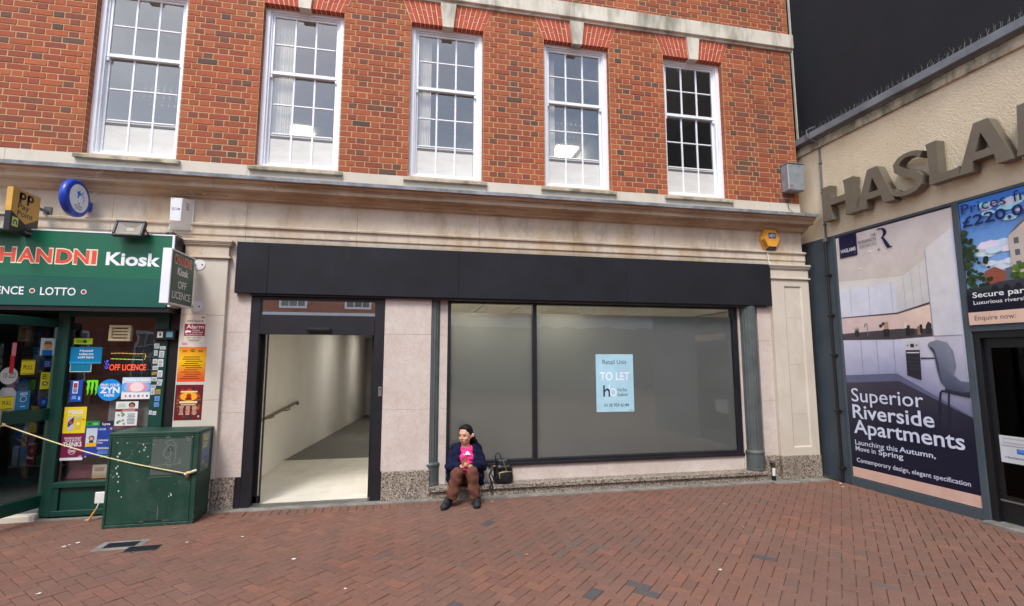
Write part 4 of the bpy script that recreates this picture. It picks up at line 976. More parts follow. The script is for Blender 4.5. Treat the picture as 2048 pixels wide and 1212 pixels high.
# ================================================================== OPPOSITE SIDE OF THE STREET (seen in the glass)
YO = -20.0
opp = thing('opposite_terrace', 'brick terrace across the street mirrored in the glass above the doorway', 'building', at(0, YO, 0))
OPB = surf('opposite_brick', C(150, 92, 72), C(172, 108, 86), 3, .9, 60, .3)
MB().box(-34, 34, -.5, 0, 0, 8.2).build('wall', OPB, opp)
MB().box(-34, 34, -3, 0.25, 8.2, 8.5).build('parapet', STONEP, opp)
MB().box(-9, 34, 0, .25, 3.4, 4.02).build('shop_fascia', PAINTW, opp); MB().box(-9, 34, .0, .06, .0, 3.4).build('shop_glazing', plain('dark_shop_glass', C(60, 62, 66), .1), opp)
opn = plain('opp_pane', C(104, 112, 120), .1)
for i in range(20):
    x = -31.2 + i * 3.15
    for z0, hgt in ((4.25, 2.2),) if x > -9.5 else ((.6, 2.4), (4.25, 2.2)):
        w_ = bpy.data.objects.new('window', None); link(w_, opp); a = .66
        f = MB(); f.box(x - a, x - a + .1, 0, .05, z0, z0 + hgt); f.box(x + a - .1, x + a, 0, .05, z0, z0 + hgt)
        for k_ in range(5): z = z0 + (hgt - .1) * k_ / 4; f.box(x - a + .1, x + a - .1, 0, .045, z, z + (.1 if k_ in (0, 2, 4) else .04))
        for dx in (-.2, .2): f.box(x + dx - .02, x + dx + .02, 0, .04, z0 + .1, z0 + hgt)
        f.build('frame', PAINTW, w_); MB().box(x - a + .1, x + a - .1, .005, .01, z0 + .1, z0 + hgt - .1).build('pane', opn, w_)

# ================================================================== KIOSK SHOPFRONT
kio = thing('kiosk_shopfront', 'green kiosk shopfront with red and white lettering at the left edge', 'shopfront')
fs_ = bpy.data.objects.new('sign_fascia', None); link(fs_, kio)
MB().box(-6.2, -2.655, -.25, -.02, 2.548, 3.04, .002).build('upper_panel', GREENS, fs_)
MB().box(-6.2, -2.665, -.262, -.02, 2.24, 2.546, .003).build('lower_panel', GREENT, fs_)
t = MB(); t.box(-6.2, -2.655, -.256, -.02, 3.0405, 3.056, .002); t.box(-2.6545, -2.632, -.256, -.02, 2.25, 3.056, .002); t.build('white_trim', PAINTW, fs_)
MB().box(-2.63, -2.615, -.24, -.0, 2.26, 3.05).build('end_board', BLKPL, fs_)
p = Print()
RED = C(222, 82, 60); CRM = C(240, 226, 196)
for i, ch in enumerate('CHANDNI'):
    x = (-4.40, -4.262, -4.098, -3.935, -3.755, -3.590, -3.425)[i]; w_ = (.135, .148, .160, .150, .158, .150, .052)[i]
    p.text(ch, x - .006, 2.694, .158, CRM, 1, w=w_ + .012, bold=.075); p.text(ch, x + .004, 2.702, .142, RED, 2.5, w=w_ - .008, bold=.045)
p.text('Kiosk', -3.285, 2.698, .136, WHITE, 1.5, w=.525, bold=.045)
p.build('kiosk_name', PRINT, fs_, M=None).matrix_local = front(0, -.2505, 0)
p = Print(); p.text('OFF LICENCE', -4.60, 2.352, .082, WHITE, 1.5, w=.60, bold=.018); p.text('LOTTO', -3.853, 2.352, .082, WHITE, 1.5, w=.322, bold=.018)
for x in (-3.926, -3.457): p.disc(x, 2.393, .026, WHITE, 1); p.disc(x, 2.393, .019, C(150, 60, 54), 2)
p.build('kiosk_wares', PRINT, fs_).matrix_local = front(0, -.2625, 0)
p = Print(); p.rect(-3.98, 2.90, -3.68, 3.03, C(14, 104, 72), 1); p.build('sticker_patch', PRINT, fs_).matrix_local = front(0, -.2506, 0)
fr = MB()
fr.box(-3.772, -3.712, .0, .09, .03, 2.2, .004); fr.box(-2.872, -2.735, .0, .09, .03, 2.2, .004); fr.box(-3.712, -2.872, .0, .09, 2.15, 2.2, .004); fr.box(-3.712, -2.872, -.012, .09, .322, .378, .004)
fr.box(-3.712, -2.872, -.004, .09, .03, .085, .004); fr.box(-3.712, -3.66, .004, .09, .085, .322); fr.box(-2.925, -2.872, .004, .09, .085, .322)
fr.build('window_frame', GREENP, kio); MB().box(-3.66, -2.925, .03, .08, .085, .322).build('stall_riser', GREENP, kio)
KGL = glass('kiosk_glass', (.9, .93, .91, 1), 3.4, wav=.06)
MB().box(-3.712, -2.872, .04, .045, .378, 2.15).build('pane', KGL, kio)
MB().box(-2.735, -2.602, .03, .2, .0, 2.25).build('side_post', BLKPL, kio)
MB().box(-5.6, -2.64, -.245, .12, 2.19, 2.239).build('shutter_housing', BLKPL, kio)
MB().box(-3.835, -3.772, .02, .12, .03, 2.2, .003).build('door_post', GREENP, kio)
fr = MB(); fr.box(-4.80, -4.72, .0, .09, .03, 2.2, .004); fr.box(-5.60, -5.52, .0, .09, .03, 2.2, .004); fr.box(-5.52, -4.80, .0, .09, 2.15, 2.2, .004); fr.box(-5.52, -4.80, -.012, .09, .322, .378, .004); fr.box(-5.52, -4.80, .01, .09, .03, .322); fr.build('side_window_frame', GREENP, kio)
MB().box(-5.52, -4.80, .04, .045, .378, 2.15).build('side_pane', KGL, kio)
MB().box(-9.4, -5.60, -.05, .2, 0, 2.44).build('end_pier', STONEP, bld)
stp = MB().box(-4.9, -3.83, -.04, .35, -.02, .062, .01).build('stone_step', STONEP, kio)
MB().box(-4.9, -3.84, .05, .35, .062, .10, .004).build('door_cill', GREYPL, kio)
# open door leaf (hinged on the post, swung out over the pavement)
LH = Vector((-3.80, .10, 0)); LD = Vector((-.13, -.43, 0)).normalized()
LMx = frame(LH, -LD)                          # local x runs from the free edge (negative) to the hinge (0)
leaf = bpy.data.objects.new('door_leaf', None); link(leaf, kio); leaf.matrix_world = LMx
lw = .86
f = MB(); f.box(-.085, -.0, .125, 2.12, -.045, 0, .004); f.box(-lw, -lw + .09, .125, 2.12, -.045, 0, .004); f.box(-lw + .09, -.085, 2.03, 2.12, -.045, 0, .004); f.box(-lw + .09, -.085, .125, .25, -.045, 0, .004); f.box(-lw + .09, -.085, 1.03, 1.155, -.045, 0, .004)
f.build('leaf_frame', GREENP, leaf)
MB().box(-lw + .09, -.085, 1.155, 2.03, -.025, -.02).build('upper_pane', GLASS, leaf); MB().box(-lw + .09, -.085, .25, 1.03, -.025, -.02).build('lower_pane', GLASS, leaf)
MB().tube([(-.60, 1.0, .0), (-.60, 1.0, .05), (-.60, 1.0 + .18, .05), (-.60, 1.18, .0)], .010, 8).build('pull_handle', STEEL, leaf)

# interior of the kiosk
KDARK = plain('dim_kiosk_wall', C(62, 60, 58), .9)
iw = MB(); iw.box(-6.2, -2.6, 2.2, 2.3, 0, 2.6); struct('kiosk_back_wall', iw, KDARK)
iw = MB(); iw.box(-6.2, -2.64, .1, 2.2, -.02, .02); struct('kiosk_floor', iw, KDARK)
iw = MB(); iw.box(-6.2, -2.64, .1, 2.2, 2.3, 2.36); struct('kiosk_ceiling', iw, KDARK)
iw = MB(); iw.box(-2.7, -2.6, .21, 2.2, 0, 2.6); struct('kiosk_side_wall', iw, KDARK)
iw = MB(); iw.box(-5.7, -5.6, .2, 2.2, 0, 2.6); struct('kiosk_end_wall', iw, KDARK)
random.seed(21)
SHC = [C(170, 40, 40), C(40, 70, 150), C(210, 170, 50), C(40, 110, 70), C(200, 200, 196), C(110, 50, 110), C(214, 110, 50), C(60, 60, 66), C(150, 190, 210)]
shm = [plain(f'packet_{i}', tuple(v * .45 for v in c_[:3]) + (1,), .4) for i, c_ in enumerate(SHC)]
SHELF = plain('shelf_metal', C(90, 88, 84), .5)
for si, (sx0, sx1, sy) in enumerate(((-5.3, -4.05, 1.75), (-4.0, -2.75, 1.7))):
    sh = thing('display_shelf', ('stocked shelf unit inside the kiosk seen through its open door' if si == 0 else 'stocked shelf unit inside the kiosk behind the sticker covered window'), 'shelf', at(sx0, sy, 0), group='shelves inside the kiosk')
    n_ = sx1 - sx0; MB().box(0, n_, .3, .32, .02, 2.1).build('back_panel', GREYPL, sh)
    for z in (.25, .65, 1.05, 1.45, 1.85):
        MB().box(0, n_, 0, .3, z - .02, z).build('shelf', SHELF, sh)
        x = .01
        while x < n_ - .12:
            w_ = random.uniform(.06, .13); h_ = random.uniform(.12, .3)
            MB().box(x, x + w_, .03, .22, z + .001, z + h_, .006).build('packet', random.choice(shm), sh); x += w_ + random.uniform(.005, .03)
# lit window signs
LEDY = emit('amber_led', (1, .5, .05, 1), 1.0); LEDR = emit('red_led', (1, .08, .03, 1), .9); LEDB = emit('blue_led', (.1, .12, 1, 1), 1.5); LEDG = emit('green_led', (.3, .9, .1, 1), 1.5)
led = thing('led_sign', 'black lit panel with red letters under an amber dotted bar in the kiosk window', 'sign', front(-3.21, .2, 1.63))
MB().box(-.24, .22, -.13, .16, -.02, 0, .004).build('panel', BLKPL, led)
dm = MB(); gm = MB()
for k_ in range(24):
    a = k_ / 24; x = -.175 + .33 * a
    dm.ell((x, .115 + .004 * math.sin(a * 6), .004), (.0045, .0045, .003), 6, 4); (gm if k_ % 3 else dm).ell((x, .055 - .012 * a, .004), (.0045, .0045, .003), 6, 4)
for k_ in range(6): dm.ell((.165 + .008 * math.sin(k_ * .6), .05 + k_ * .012, .004), (.0045, .0045, .003), 6, 4)
dm.build('amber_dots', LEDY, led, kind='stuff'); gm.build('green_dots', LEDG, led, kind='stuff')
tp = Print(); tp.text('OFF LICENCE', -.185, -.075, .066, (1, 1, 1, 1), 1, w=.37, bold=.03); tp.build('red_letters', LEDR, led)
bl = MB(); random.seed(3)
for k_ in range(26): bl.ell((-.235 + random.random() * .045, -.06 + random.random() * .1, .004), (.004, .004, .003), 6, 4)
bl.build('blue_dots', LEDB, led, kind='stuff')
# extractor vent in the pane
vn = thing('window_vent', 'cream square extractor vent set in the kiosk window', 'vent', front(-3.224, .035, 1.97))
m = MB(); m.box(-.11, .11, .062, .09, -.03, .03, .006); m.box(-.11, .11, -.09, -.062, -.03, .03, .006); m.box(-.11, -.078, -.062, .062, -.03, .03, .006); m.box(.078, .11, -.062, .062, -.03, .03, .006); m.build('housing', CREAMPL, vn)
for z in (-.035, .0, .035): MB().box(-.078, .078, z - .013, z + .013, -.005, .012, .003).build('slat', CREAMPL, vn)
MB().lathe([(.07, -.02), (.07, -.012)], 0, 0, 20).build('fan_opening', BLKPL, vn)

# stickers and posters on the kiosk glass ---------------------------------------
def sheet(name, x0, z0, w, h, label, draw, base=WHITE, cat='poster', y=.0385, group=None, mat=None, M=None, t=.0012):
    p = Print(); p.base(w, h, base, t=t); draw(p, w, h)
    return p.build(name, mat or PRINT, None, M=M if M is not None else front(x0, y, z0), label=label, cat=cat, group=group)
def d_heated(p, w, h):
    p.rect(0, 0, w, .018, C(40, 150, 200), 1)
    for i, s_ in enumerate(('Heated', 'tobacco', 'sold here')): p.text(s_, w / 2, h - .052 - i * .036, .026, WHITE, 2, al='c', bold=.02, w=(.125, .14, .15)[i])
sheet('tobacco_notice', -3.70, 1.632, .305, .182, 'teal notice reading heated tobacco sold here on kiosk glass', d_heated, C(0, 118, 168), 'notice')
sheet('teal_card', -3.69, 1.54, .205, .085, 'teal card with pale edge below the heated tobacco notice', lambda p, w, h: p.rect(.006, .008, w - .006, h, C(0, 116, 150), 1), C(200, 214, 200), 'card')
def d_green(p, w, h): p.lines(.015, .015, w * .55, h - .015, 3, C(90, 130, 10)); p.disc(w * .6, h * .45, .018, C(40, 60, 20), 3)
sheet('lime_sticker', -3.677, 1.845, .18, .066, 'lime green sticker above the teal tobacco notice', d_green, C(170, 205, 30), 'sticker')
def d_blue(p, w, h): p.rect(.025, .09, .075, h - .01, C(214, 220, 230), 1); p.rect(.032, .15, .068, h - .03, C(170, 60, 60), 2); p.rect(.032, .10, .068, .145, C(120, 130, 150), 2); p.lines(.02, .03, .07, .07, 3, C(150, 190, 240)); p.rect(.085, .02, .105, .055, C(140, 190, 240), 2)
sheet('blue_card', -3.668, 1.218, .118, .232, 'blue card with pale packet left of the green claw mark', d_blue, C(24, 72, 168), 'card')
def claw(p, x, s, col):
    p.poly([(x, .16 * s), (x + .035 * s, .17 * s), (x + .036 * s, .10 * s), (x + .028 * s, .06 * s), (x + .030 * s, .03 * s), (x + .014 * s, 0), (x + .016 * s, .05 * s), (x + .006 * s, .07 * s), (x + .012 * s, .13 * s)], col, 1)
p = Print()
for i, (dx, s_) in enumerate(((0, .95), (.038, 1.0), (.080, .92))): claw(p, dx, s_, C(110, 226, 40))
p.rect(.005, .145, .11, .165, C(110, 226, 40), 2)
p.build('claw_sticker', PRINT, None, M=front(-3.517, .038, 1.285), label='bright green clawed letter sticker left of the round blue sticker', cat='sticker')
p = Print(); p.lathe([(.119, -.001), (.119, 0)], 0, 0, 36, col=C(0, 140, 222)); p.disc(0, 0, .118, C(0, 140, 222), 1, 36)
p.text('FIND YOUR', 0, .038, .03, WHITE, 2, w=.185, al='c', bold=.03); p.text('ZYN', 0, -.032, .062, WHITE, 2, w=.19, al='c', bold=.06); p.text('HERE', 0, -.072, .028, WHITE, 2, w=.10, al='c', bold=.03)
p.build('round_sticker', PRINT, None, M=front(-3.285, .0375, 1.342), label='round sky blue sticker with white capitals on the kiosk window', cat='sticker')
def d_wings(p, w, h):
    p.text('WIIINGS', w / 2, h - .075, .042, WHITE, 2, w=.145, al='c', bold=.04); p.rect(.035, h - .092, w - .04, h - .085, C(250, 240, 160), 2)
    p.rect(.045, .03, .098, .175, C(190, 196, 206), 2); p.poly([(.045, .06), (.098, .11), (.098, .175), (.045, .12)], C(40, 46, 120), 3); p.disc(.072, .115, .016, C(214, 60, 50), 4)
    p.rect(.115, .035, .168, .18, C(214, 190, 60), 2); p.disc(.142, .1, .018, C(240, 226, 150), 3); p.rect(.118, .165, .165, .18, C(200, 200, 196), 3); p.rect(.175, .14, .20, .15, C(120, 110, 40), 2)
sheet('yellow_drink_poster', -3.70, .882, .212, .28, 'yellow poster with two drink cans above the maroon poster', d_wings, C(236, 206, 30))
def d_thinks(p, w, h):
    p.rect(0, 0, w, .028, C(220, 224, 226), 1); p.text('IMAGING WHAT', w / 2, .222, .022, C(236, 214, 226), 2, w=.16, al='c', bold=.03); p.text('YOUR MOUTH', w / 2, .196, .022, C(236, 214, 226), 2, w=.15, al='c', bold=.03); p.text('THINKS', w / 2, .145, .045, WHITE, 2, w=.175, al='c', bold=.03)
    p.disc(w / 2, .095, .035, C(226, 214, 222), 2); p.disc(w / 2, .095, .030, C(120, 28, 66), 3); p.text('ZYN', w / 2, .084, .022, WHITE, 4, w=.045, al='c', bold=.05); p.rect(w - .04, .036, w - .01, .044, C(226, 200, 212), 2)
sheet('maroon_poster', -3.70, .597, .213, .28, 'maroon poster with white slogan low on the kiosk window', d_thinks, C(118, 26, 64))
def d_lyca(p, w, h):
    p.rect(0, h - .055, w * .5, h, C(34, 140, 60), 2); p.rect(w * .5, h - .06, w, h, C(44, 40, 62), 2); p.text('Lyca', w * .60, h - .045, .026, WHITE, 3, w=.075, bold=.02); p.rect(.02, h - .036, .05, h - .018, C(20, 90, 40), 3); p.lines(.06, h - .04, .12, h - .015, 2, C(150, 210, 160), 3)
    p.rect(.01, .12, .115, h - .075, C(196, 206, 214), 2); p.rect(.01, .12, .115, .16, C(232, 176, 40), 3); p.disc(.065, .21, .028, C(104, 66, 52), 3); p.disc(.064, .205, .018, C(214, 166, 140), 4); p.rect(.045, .16, .085, .185, C(70, 50, 50), 4)
    p.text('100GB', .125, h - .10, .022, C(200, 214, 240), 3, w=.07, bold=.01); p.disc(.245, h - .085, .012, C(236, 150, 60), 3); p.text('Unlimited', .125, .175, .022, WHITE, 3, w=.1, bold=.015); p.text('Data', .125, .15, .018, WHITE, 3, w=.05, bold=.01); p.text('Unlimited', .125, .09, .024, WHITE, 3, w=.12, bold=.02); p.lines(.125, .04, .24, .08, 3, C(110, 150, 220), 3)
    p.rect(0, 0, w, .03, C(40, 40, 70), 2); p.rect(.01, .006, .03, .024, C(150, 150, 170), 3); p.rect(.16, 0, w, .025, C(20, 150, 80), 3)
sheet('phone_card_poster', -3.482, .615, .262, .392, 'blue phone card poster with a smiling face in the kiosk window corner', d_lyca, C(34, 66, 150))
def d_berry(p, w, h):
    p.rect(0, .0, w, .07, C(236, 232, 228), 1)
    for i in range(6): p.rect(.035 + i * .042, .022, .055 + i * .042, .048, (C(220, 140, 150), C(90, 120, 190))[i % 2], 2)
    for i, c_ in enumerate((C(90, 160, 226), C(130, 180, 232), C(232, 150, 170), C(240, 190, 200))): 
        for sgn in (-1, 1): p.disc(w / 2 + sgn * (.115 - i * .03), .13, .045, c_, 2 + i, 18, .05)
    p.disc(w / 2, .13, .07, C(246, 214, 214), 7, 22, .05); p.text('Pomme & Grape', w / 2, .195, .026, C(250, 250, 250), 8, w=.24, al='c', bold=.03)
sheet('vape_poster', -3.17, 1.238, .30, .24, 'white poster with pink and blue ovals right of the round sticker', d_berry, C(206, 220, 232))
def d_lady(p, w, h):
    p.rect(.0, .165, w, .195, C(122, 42, 52), 1); p.rect(0, 0, w, .012, C(122, 42, 52), 1); p.disc(w * .72, .235, .032, C(40, 34, 34), 2); p.disc(w * .72, .228, .022, C(176, 120, 96), 3); p.rect(w * .55, .197, w * .92, .21, C(214, 214, 216), 3)
    p.lines(.06, .168, w - .02, .192, 2, C(226, 190, 190), 3); p.lines(.015, .212, .1, .26, 3, C(150, 190, 140), 2)
    for i in range(9): p.disc(.03 + random.random() * .07, .03 + random.random() * .12, .013, C(110 + random.randint(0, 40), 160, 110), 2, 9)
    p.lines(.115, .03, .2, .15, 8, C(120, 130, 140), 2)
sheet('charity_flyer', -3.212, .938, .218, .275, 'white flyer with maroon band and small portrait in the kiosk window', d_lady, C(226, 228, 224))
# grey internal blind behind the lower right of the window
MB().box(-3.32, -2.88, .12, .13, .62, 1.30).build('grey_backing_board', GALV, None, label='plain grey board standing behind the flyers in the kiosk window', cat='board')
pt = MB(); pt.prism([(-3.72, .385), (-3.44, .385), (-3.44, .53), (-3.56, .535), (-3.62, .52), (-3.655, .44)], .14, .22); pt.build('maroon_cloth_display', plain('maroon_cloth', C(140, 74, 92), .9), None, label='maroon draped display low in the kiosk window', cat='display')
sheet('card_box_front', -3.415, .385, .14, .145, 'small cream and orange printed card standing low in the kiosk window', lambda p, w, h: (p.text('Notice', .012, .085, .03, C(206, 96, 50), 2, w=.11, bold=.02) if False else p.lines(.012, .08, .125, .12, 3, C(206, 96, 50)), p.grad(0, 0, w, .06, C(224, 150, 100), C(230, 214, 196), 1)), C(230, 216, 200), 'card', y=.10)
# stickers on the jamb
random.seed(9)
jc = [C(206, 210, 212), C(196, 200, 206), C(220, 214, 206), C(150, 190, 230), C(176, 150, 60), C(90, 150, 220), C(222, 222, 226)]
jz = 1.86; ji = 0
jl = ['a torn white', 'a small blue', 'a pale grey', 'a lined white', 'a faded cream', 'a scuffed', 'an angled white', 'a peeling', 'a yellow', 'a bright blue', 'a plain', 'a tiny']
ORD = ['first', 'second', 'third', 'fourth', 'fifth', 'sixth', 'seventh', 'eighth', 'ninth', 'tenth', 'eleventh', 'twelfth']
JL_ = ((-2.862, 1.80, .05, .055, 0), (-2.805, 1.79, .055, .035, 2), (-2.862, 1.72, .035, .06, 1), (-2.81, 1.70, .05, .075, 0), (-2.866, 1.63, .045, .05, 2), (-2.815, 1.595, .055, .085, 6), (-2.862, 1.56, .055, .045, 0), (-2.866, 1.505, .05, .03, 4), (-2.812, 1.48, .05, .075, 6), (-2.866, 1.435, .055, .045, 0), (-2.812, 1.39, .05, .07, 0), (-2.866, 1.355, .05, .04, 1), (-2.862, 1.285, .04, .07, 0), (-2.815, 1.29, .05, .055, 4), (-2.818, 1.215, .05, .055, 5), (-2.818, 1.15, .05, .05, 5), (-2.866, 1.07, .03, .045, 0), (-2.828, 1.065, .035, .04, 6))
for ji, (x, z, w_, h_, c_) in enumerate(JL_):
    p = Print(); p.base(w_, h_, jc[c_], t=.0008); p.lines(.006, .008, w_ - .006, h_ - .008, 4, C(110, 116, 126), 1); o = p.build('price_sticker', PRINT, None, M=front(x, -.0015, z) @ Matrix.Rotation(random.gauss(0, .06), 4, 'Z'), label=f"small sticker on the post right of the kiosk window, {ORD[sum(1 for q_ in JL_[:ji] if (q_[0] < -2.84) == (x < -2.84))]} down in its {'left' if x < -2.84 else 'right'} column", cat='sticker', group='stickers down the kiosk window post')
bx = thing('entry_box', 'small black box with a white card fixed at the kiosk window post', 'box', front(-2.752, -.004, 1.957))
MB().box(-.108, .108, -.06, .06, 0, .045, .006).build('case', BLKPL, bx); p = Print(); p.rect(-.07, -.035, -.015, .03, C(222, 222, 216), 1); p.rect(-.05, -.02, -.03, .015, C(90, 90, 90), 2); p.build('card', PRINT, bx).matrix_local = at(0, 0, .0455); p = Print(); p.rect(.02, -.03, .085, .03, C(120, 176, 190), 1); p.build('card', PRINT, bx).matrix_local = at(0, 0, .0455)
# stickers on the open door leaf
def lsheet(name, s0, s1, z0, z1, label, draw, base, cat='sticker', group=None):
    return sheet(name, 0, 0, abs(s0 - s1), z1 - z0, label, draw, base, cat, M=LMx @ at(-max(s0, s1), z0, .0012 - .018))
def d_pull(p, w, h): p.rect(.006, .006, w - .006, .012, C(60, 56, 10), 1); p.rect(.006, h - .012, w - .006, h - .006, C(60, 56, 10), 1); p.text('PULL', w / 2, h * .36, h * .3, C(30, 28, 10), 2, w=w * .68, al='c')
lsheet('pull_sticker', .403, .272, 1.522, 1.672, 'upper yellow PULL sticker on the open green door', d_pull, C(238, 220, 20))
lsheet('pull_sticker', .56, .44, 1.179, 1.315, 'lower yellow PULL sticker on the open green door', d_pull, C(238, 220, 20))
lsheet('yellow_card', .20, .105, 1.362, 1.54, 'yellow card with black figures near the hinge of the open green door', lambda p, w, h: (p.lines(.01, .11, .06, .165, 3, C(70, 66, 20)), p.disc(w * .5, .06, .03, C(40, 40, 36), 2, 14, .022), p.disc(w * .5, .06, .02, C(220, 210, 120), 3, 14, .013)), C(222, 208, 30), 'card')
lsheet('teal_parcel_card', .415, .287, 1.165, 1.358, 'teal card with round white emblem beside the lower PULL sticker', lambda p, w, h: (p.disc(w / 2, .11, .032, WHITE, 2), p.disc(w / 2, .11, .026, C(20, 120, 170), 3), p.lines(.025, .15, .105, .18, 2, WHITE), p.rect(.04, .03, .09, .038, WHITE, 2)), C(20, 128, 176), 'card')
lsheet('cartoon_card', .237, .09, 1.719, 1.905, 'white and blue card with a round face high on the open green door', lambda p, w, h: (p.disc(w / 2, .105, .042, C(214, 170, 110), 2), p.poly([(w / 2 - .045, .12), (w / 2 + .045, .12), (w / 2 + .03, .155), (w / 2 - .03, .155)], C(150, 96, 50), 3), p.rect(.02, .0, w - .02, .06, C(30, 110, 190), 1)), C(214, 222, 226), 'card')
lsheet('navy_card', .19, .105, 1.591, 1.684, 'small navy card under the round face card on the open green door', lambda p, w, h: p.lines(.012, .012, w - .012, h - .02, 4, C(130, 150, 200)), C(28, 42, 104), 'card')
p = Print(); p.disc(0, 0, .045, C(26, 60, 130), 1, 20, .05); p.disc(0, .0, .022, C(70, 130, 210), 2); p.build('contactless_sticker', PRINT, None, M=LMx @ at(-.145, 1.225, -.0168), label='round navy sticker just above the middle rail of the open green door', cat='sticker')
p = Print(); p.disc(0, 0, .083, C(206, 204, 196), 1, 24, .085); p.text('10 ZD', -.05, -.02, .05, C(60, 60, 60), 2, w=.11)
p.rect(-.005, .03, .035, .20, C(206, 36, 46), 3); p.rect(.0, .2, .04, .33, C(232, 130, 140), 3)
p.build('hanging_tag_disc', PRINT, None, M=LMx @ at(-.51, 1.515, -.0164), label='pale round disc with a red strip hanging inside the door glass', cat='tag')
p = Print(); p.poly([(.0, 0), (.19, .01), (.19, .19), (.15, .235), (.06, .24), (0, .17)], C(206, 206, 202), 1); p.build('white_bag', PRINTM, None, M=LMx @ at(-.60, 1.158, -.03), label='white carrier bag behind the lower PULL sticker', cat='bag')

# posters on the stone pilaster --------------------------------------------------
PY = -.0562
def d_alarm(p, w, h):
    p.rect(0, .07, w, .208, C(150, 40, 48), 1); p.text('verisure', w * .08, .228, .034, C(60, 50, 50), 2, w=.175, bold=.004); p.rect(.17, .278, .20, .29, C(60, 50, 50), 2)
    p.text('Alarm', w * .09, .155, .044, WHITE, 2, w=.18, bold=.02); p.text('Images', .085, .128, .02, WHITE, 2, w=.075, bold=.01); p.text('recorded', .085, .104, .02, WHITE, 2, w=.105, bold=.01); p.poly([(.008, .10), (.05, .112), (.07, .108), (.07, .128), (.03, .136), (.01, .13)], WHITE, 2); p.text('24h GUARD RESPONSE', .015, .08, .013, WHITE, 2, w=.17, bold=.01)
    p.text('0333 200 9000', .03, .042, .018, C(80, 70, 70), 2, w=.15); p.lines(.04, .012, .17, .034, 2, C(130, 110, 110), 2)
sheet('alarm_notice', -2.549, 1.872, .212, .31, 'cream and dark red alarm notice, topmost on the left stone pilaster', d_alarm, C(232, 216, 196), 'notice', y=PY)
def d_orange(p, w, h):
    o_, y_ = C(232, 112, 34), C(246, 196, 20)
    p.grad(0, 0, w, h * .22, C(226, 74, 40), o_, 1); p.grad(0, h * .22, w, h * .6, o_, y_, 1); p.grad(0, h * .6, w, h * .8, y_, C(244, 176, 24), 1); p.grad(0, h * .8, w, h, C(244, 176, 24), o_, 1)
    k_ = C(120, 58, 20); p.disc(w / 2, h - .04, .026, C(60, 40, 20), 2, 18, .016); p.text('GDYN', w / 2, h - .047, .014, C(246, 206, 40), 3, w=.04, al='c', bold=.03); p.lines(.03, h - .055, .09, h - .03, 2, k_); p.lines(w - .09, h - .055, w - .03, h - .03, 2, k_)
    for i in range(11): p.lines(.03 + .02 * (i % 3), .03 + i * .024, w - .03 - .015 * ((i + 1) % 3), .044 + i * .024, 1, k_, 2, .7, .2)
sheet('orange_gig_poster', -2.588, 1.43, .281, .387, 'orange and yellow listings poster on the left stone pilaster', d_orange, C(240, 150, 30), y=PY)
def d_dark(p, w, h):
    p.rect(.008, .008, w - .008, h - .008, C(112, 22, 30), 1)
    for i in range(70):
        a = random.random() * 6.283; x = w / 2 + math.cos(a) * (w / 2 - .03); y = h / 2 + math.sin(a) * (h / 2 - .03); x = max(.02, min(w - .02, x * 1.0)); p.disc(x, y, random.uniform(.008, .016), random.choice((C(46, 60, 56), C(30, 44, 50), C(170, 96, 40), C(96, 76, 50))), 2 + i * .03, 7)
    p.poly([(.05, h - .17), (w - .05, h - .17), (w - .045, h - .1), (w / 2, h - .04), (.045, h - .1)], C(200, 60, 36), 5); p.disc(w / 2, h - .13, .085, C(242, 176, 40), 6, 24, .05); p.disc(w / 2, h - .125, .026, C(170, 40, 36), 7, 12, .03); p.rect(w / 2 - .035, h - .17, w / 2 + .03, h - .145, C(150, 30, 34), 7)
    p.lines(.05, h - .085, w - .05, h - .065, 1, C(240, 214, 160), 8, .8, .1); p.lines(.05, h - .205, w - .05, h - .178, 1, C(240, 214, 160), 8, .9, .1); p.lines(.06, h - .226, w - .06, h - .214, 1, C(240, 214, 160), 8, .8, .1)
    for i in range(3): p.lines(.05 + i * .065, .06, .10 + i * .065, .16, 8, C(240, 190, 170), 8, .5, .4)
    p.rect(w - .038, .03, w - .02, .05, C(190, 190, 200), 8)
sheet('festival_poster', -2.592, 1.005, .28, .39, 'dark red festival poster with a yellow oval, lowest on the left stone pilaster', d_dark, C(90, 30, 36), y=PY)
sheet('pink_scrap', -2.565, 1.842, .05, .02, 'small pink torn scrap above the orange poster', lambda p, w, h: p.rect(.005, .004, w - .01, .012, C(236, 160, 190), 1), C(206, 110, 160), 'sticker', y=PY)

# projecting signs ---------------------------------------------------------------
XM = lambda x, y, z: frame((x, y, z), (0, 1, 0))            # sheet facing +x: local x goes away from the street
pj = thing('projecting_kiosk_sign', 'green and white box sign projecting from the left stone pilaster', 'sign', at(-2.49, -.16, 2.53))
MB().box(-.042, .042, -.55, 0, -.285, .285, .003).build('box', PAINTW, pj)
p = Print(); p.rect(.02, -.27, .53, .27, C(24, 78, 56), 1)
for i, ch in enumerate('CHANDNI'):
    x = .065 + (0, .06, .122, .184, .25, .313, .375)[i]; w_ = .055 if ch != 'I' else .02
    p.text(ch, x - .003, .148, .088, CRM, 2, w=w_ + .006, bold=.075); p.text(ch, x, .152, .08, RED, 3.2, w=w_, bold=.04)
p.text('Kiosk', .275, .035, .078, WHITE, 2, w=.25, al='c', bold=.04); p.text('OFF', .275, -.105, .078, WHITE, 2, w=.19, al='c', bold=.004); p.text('LICENCE', .275, -.22, .078, WHITE, 2, w=.42, al='c', bold=.004)
p.build('face', PRINT, pj).matrix_local = frame((.0425, -.55, 0), (0, 1, 0))
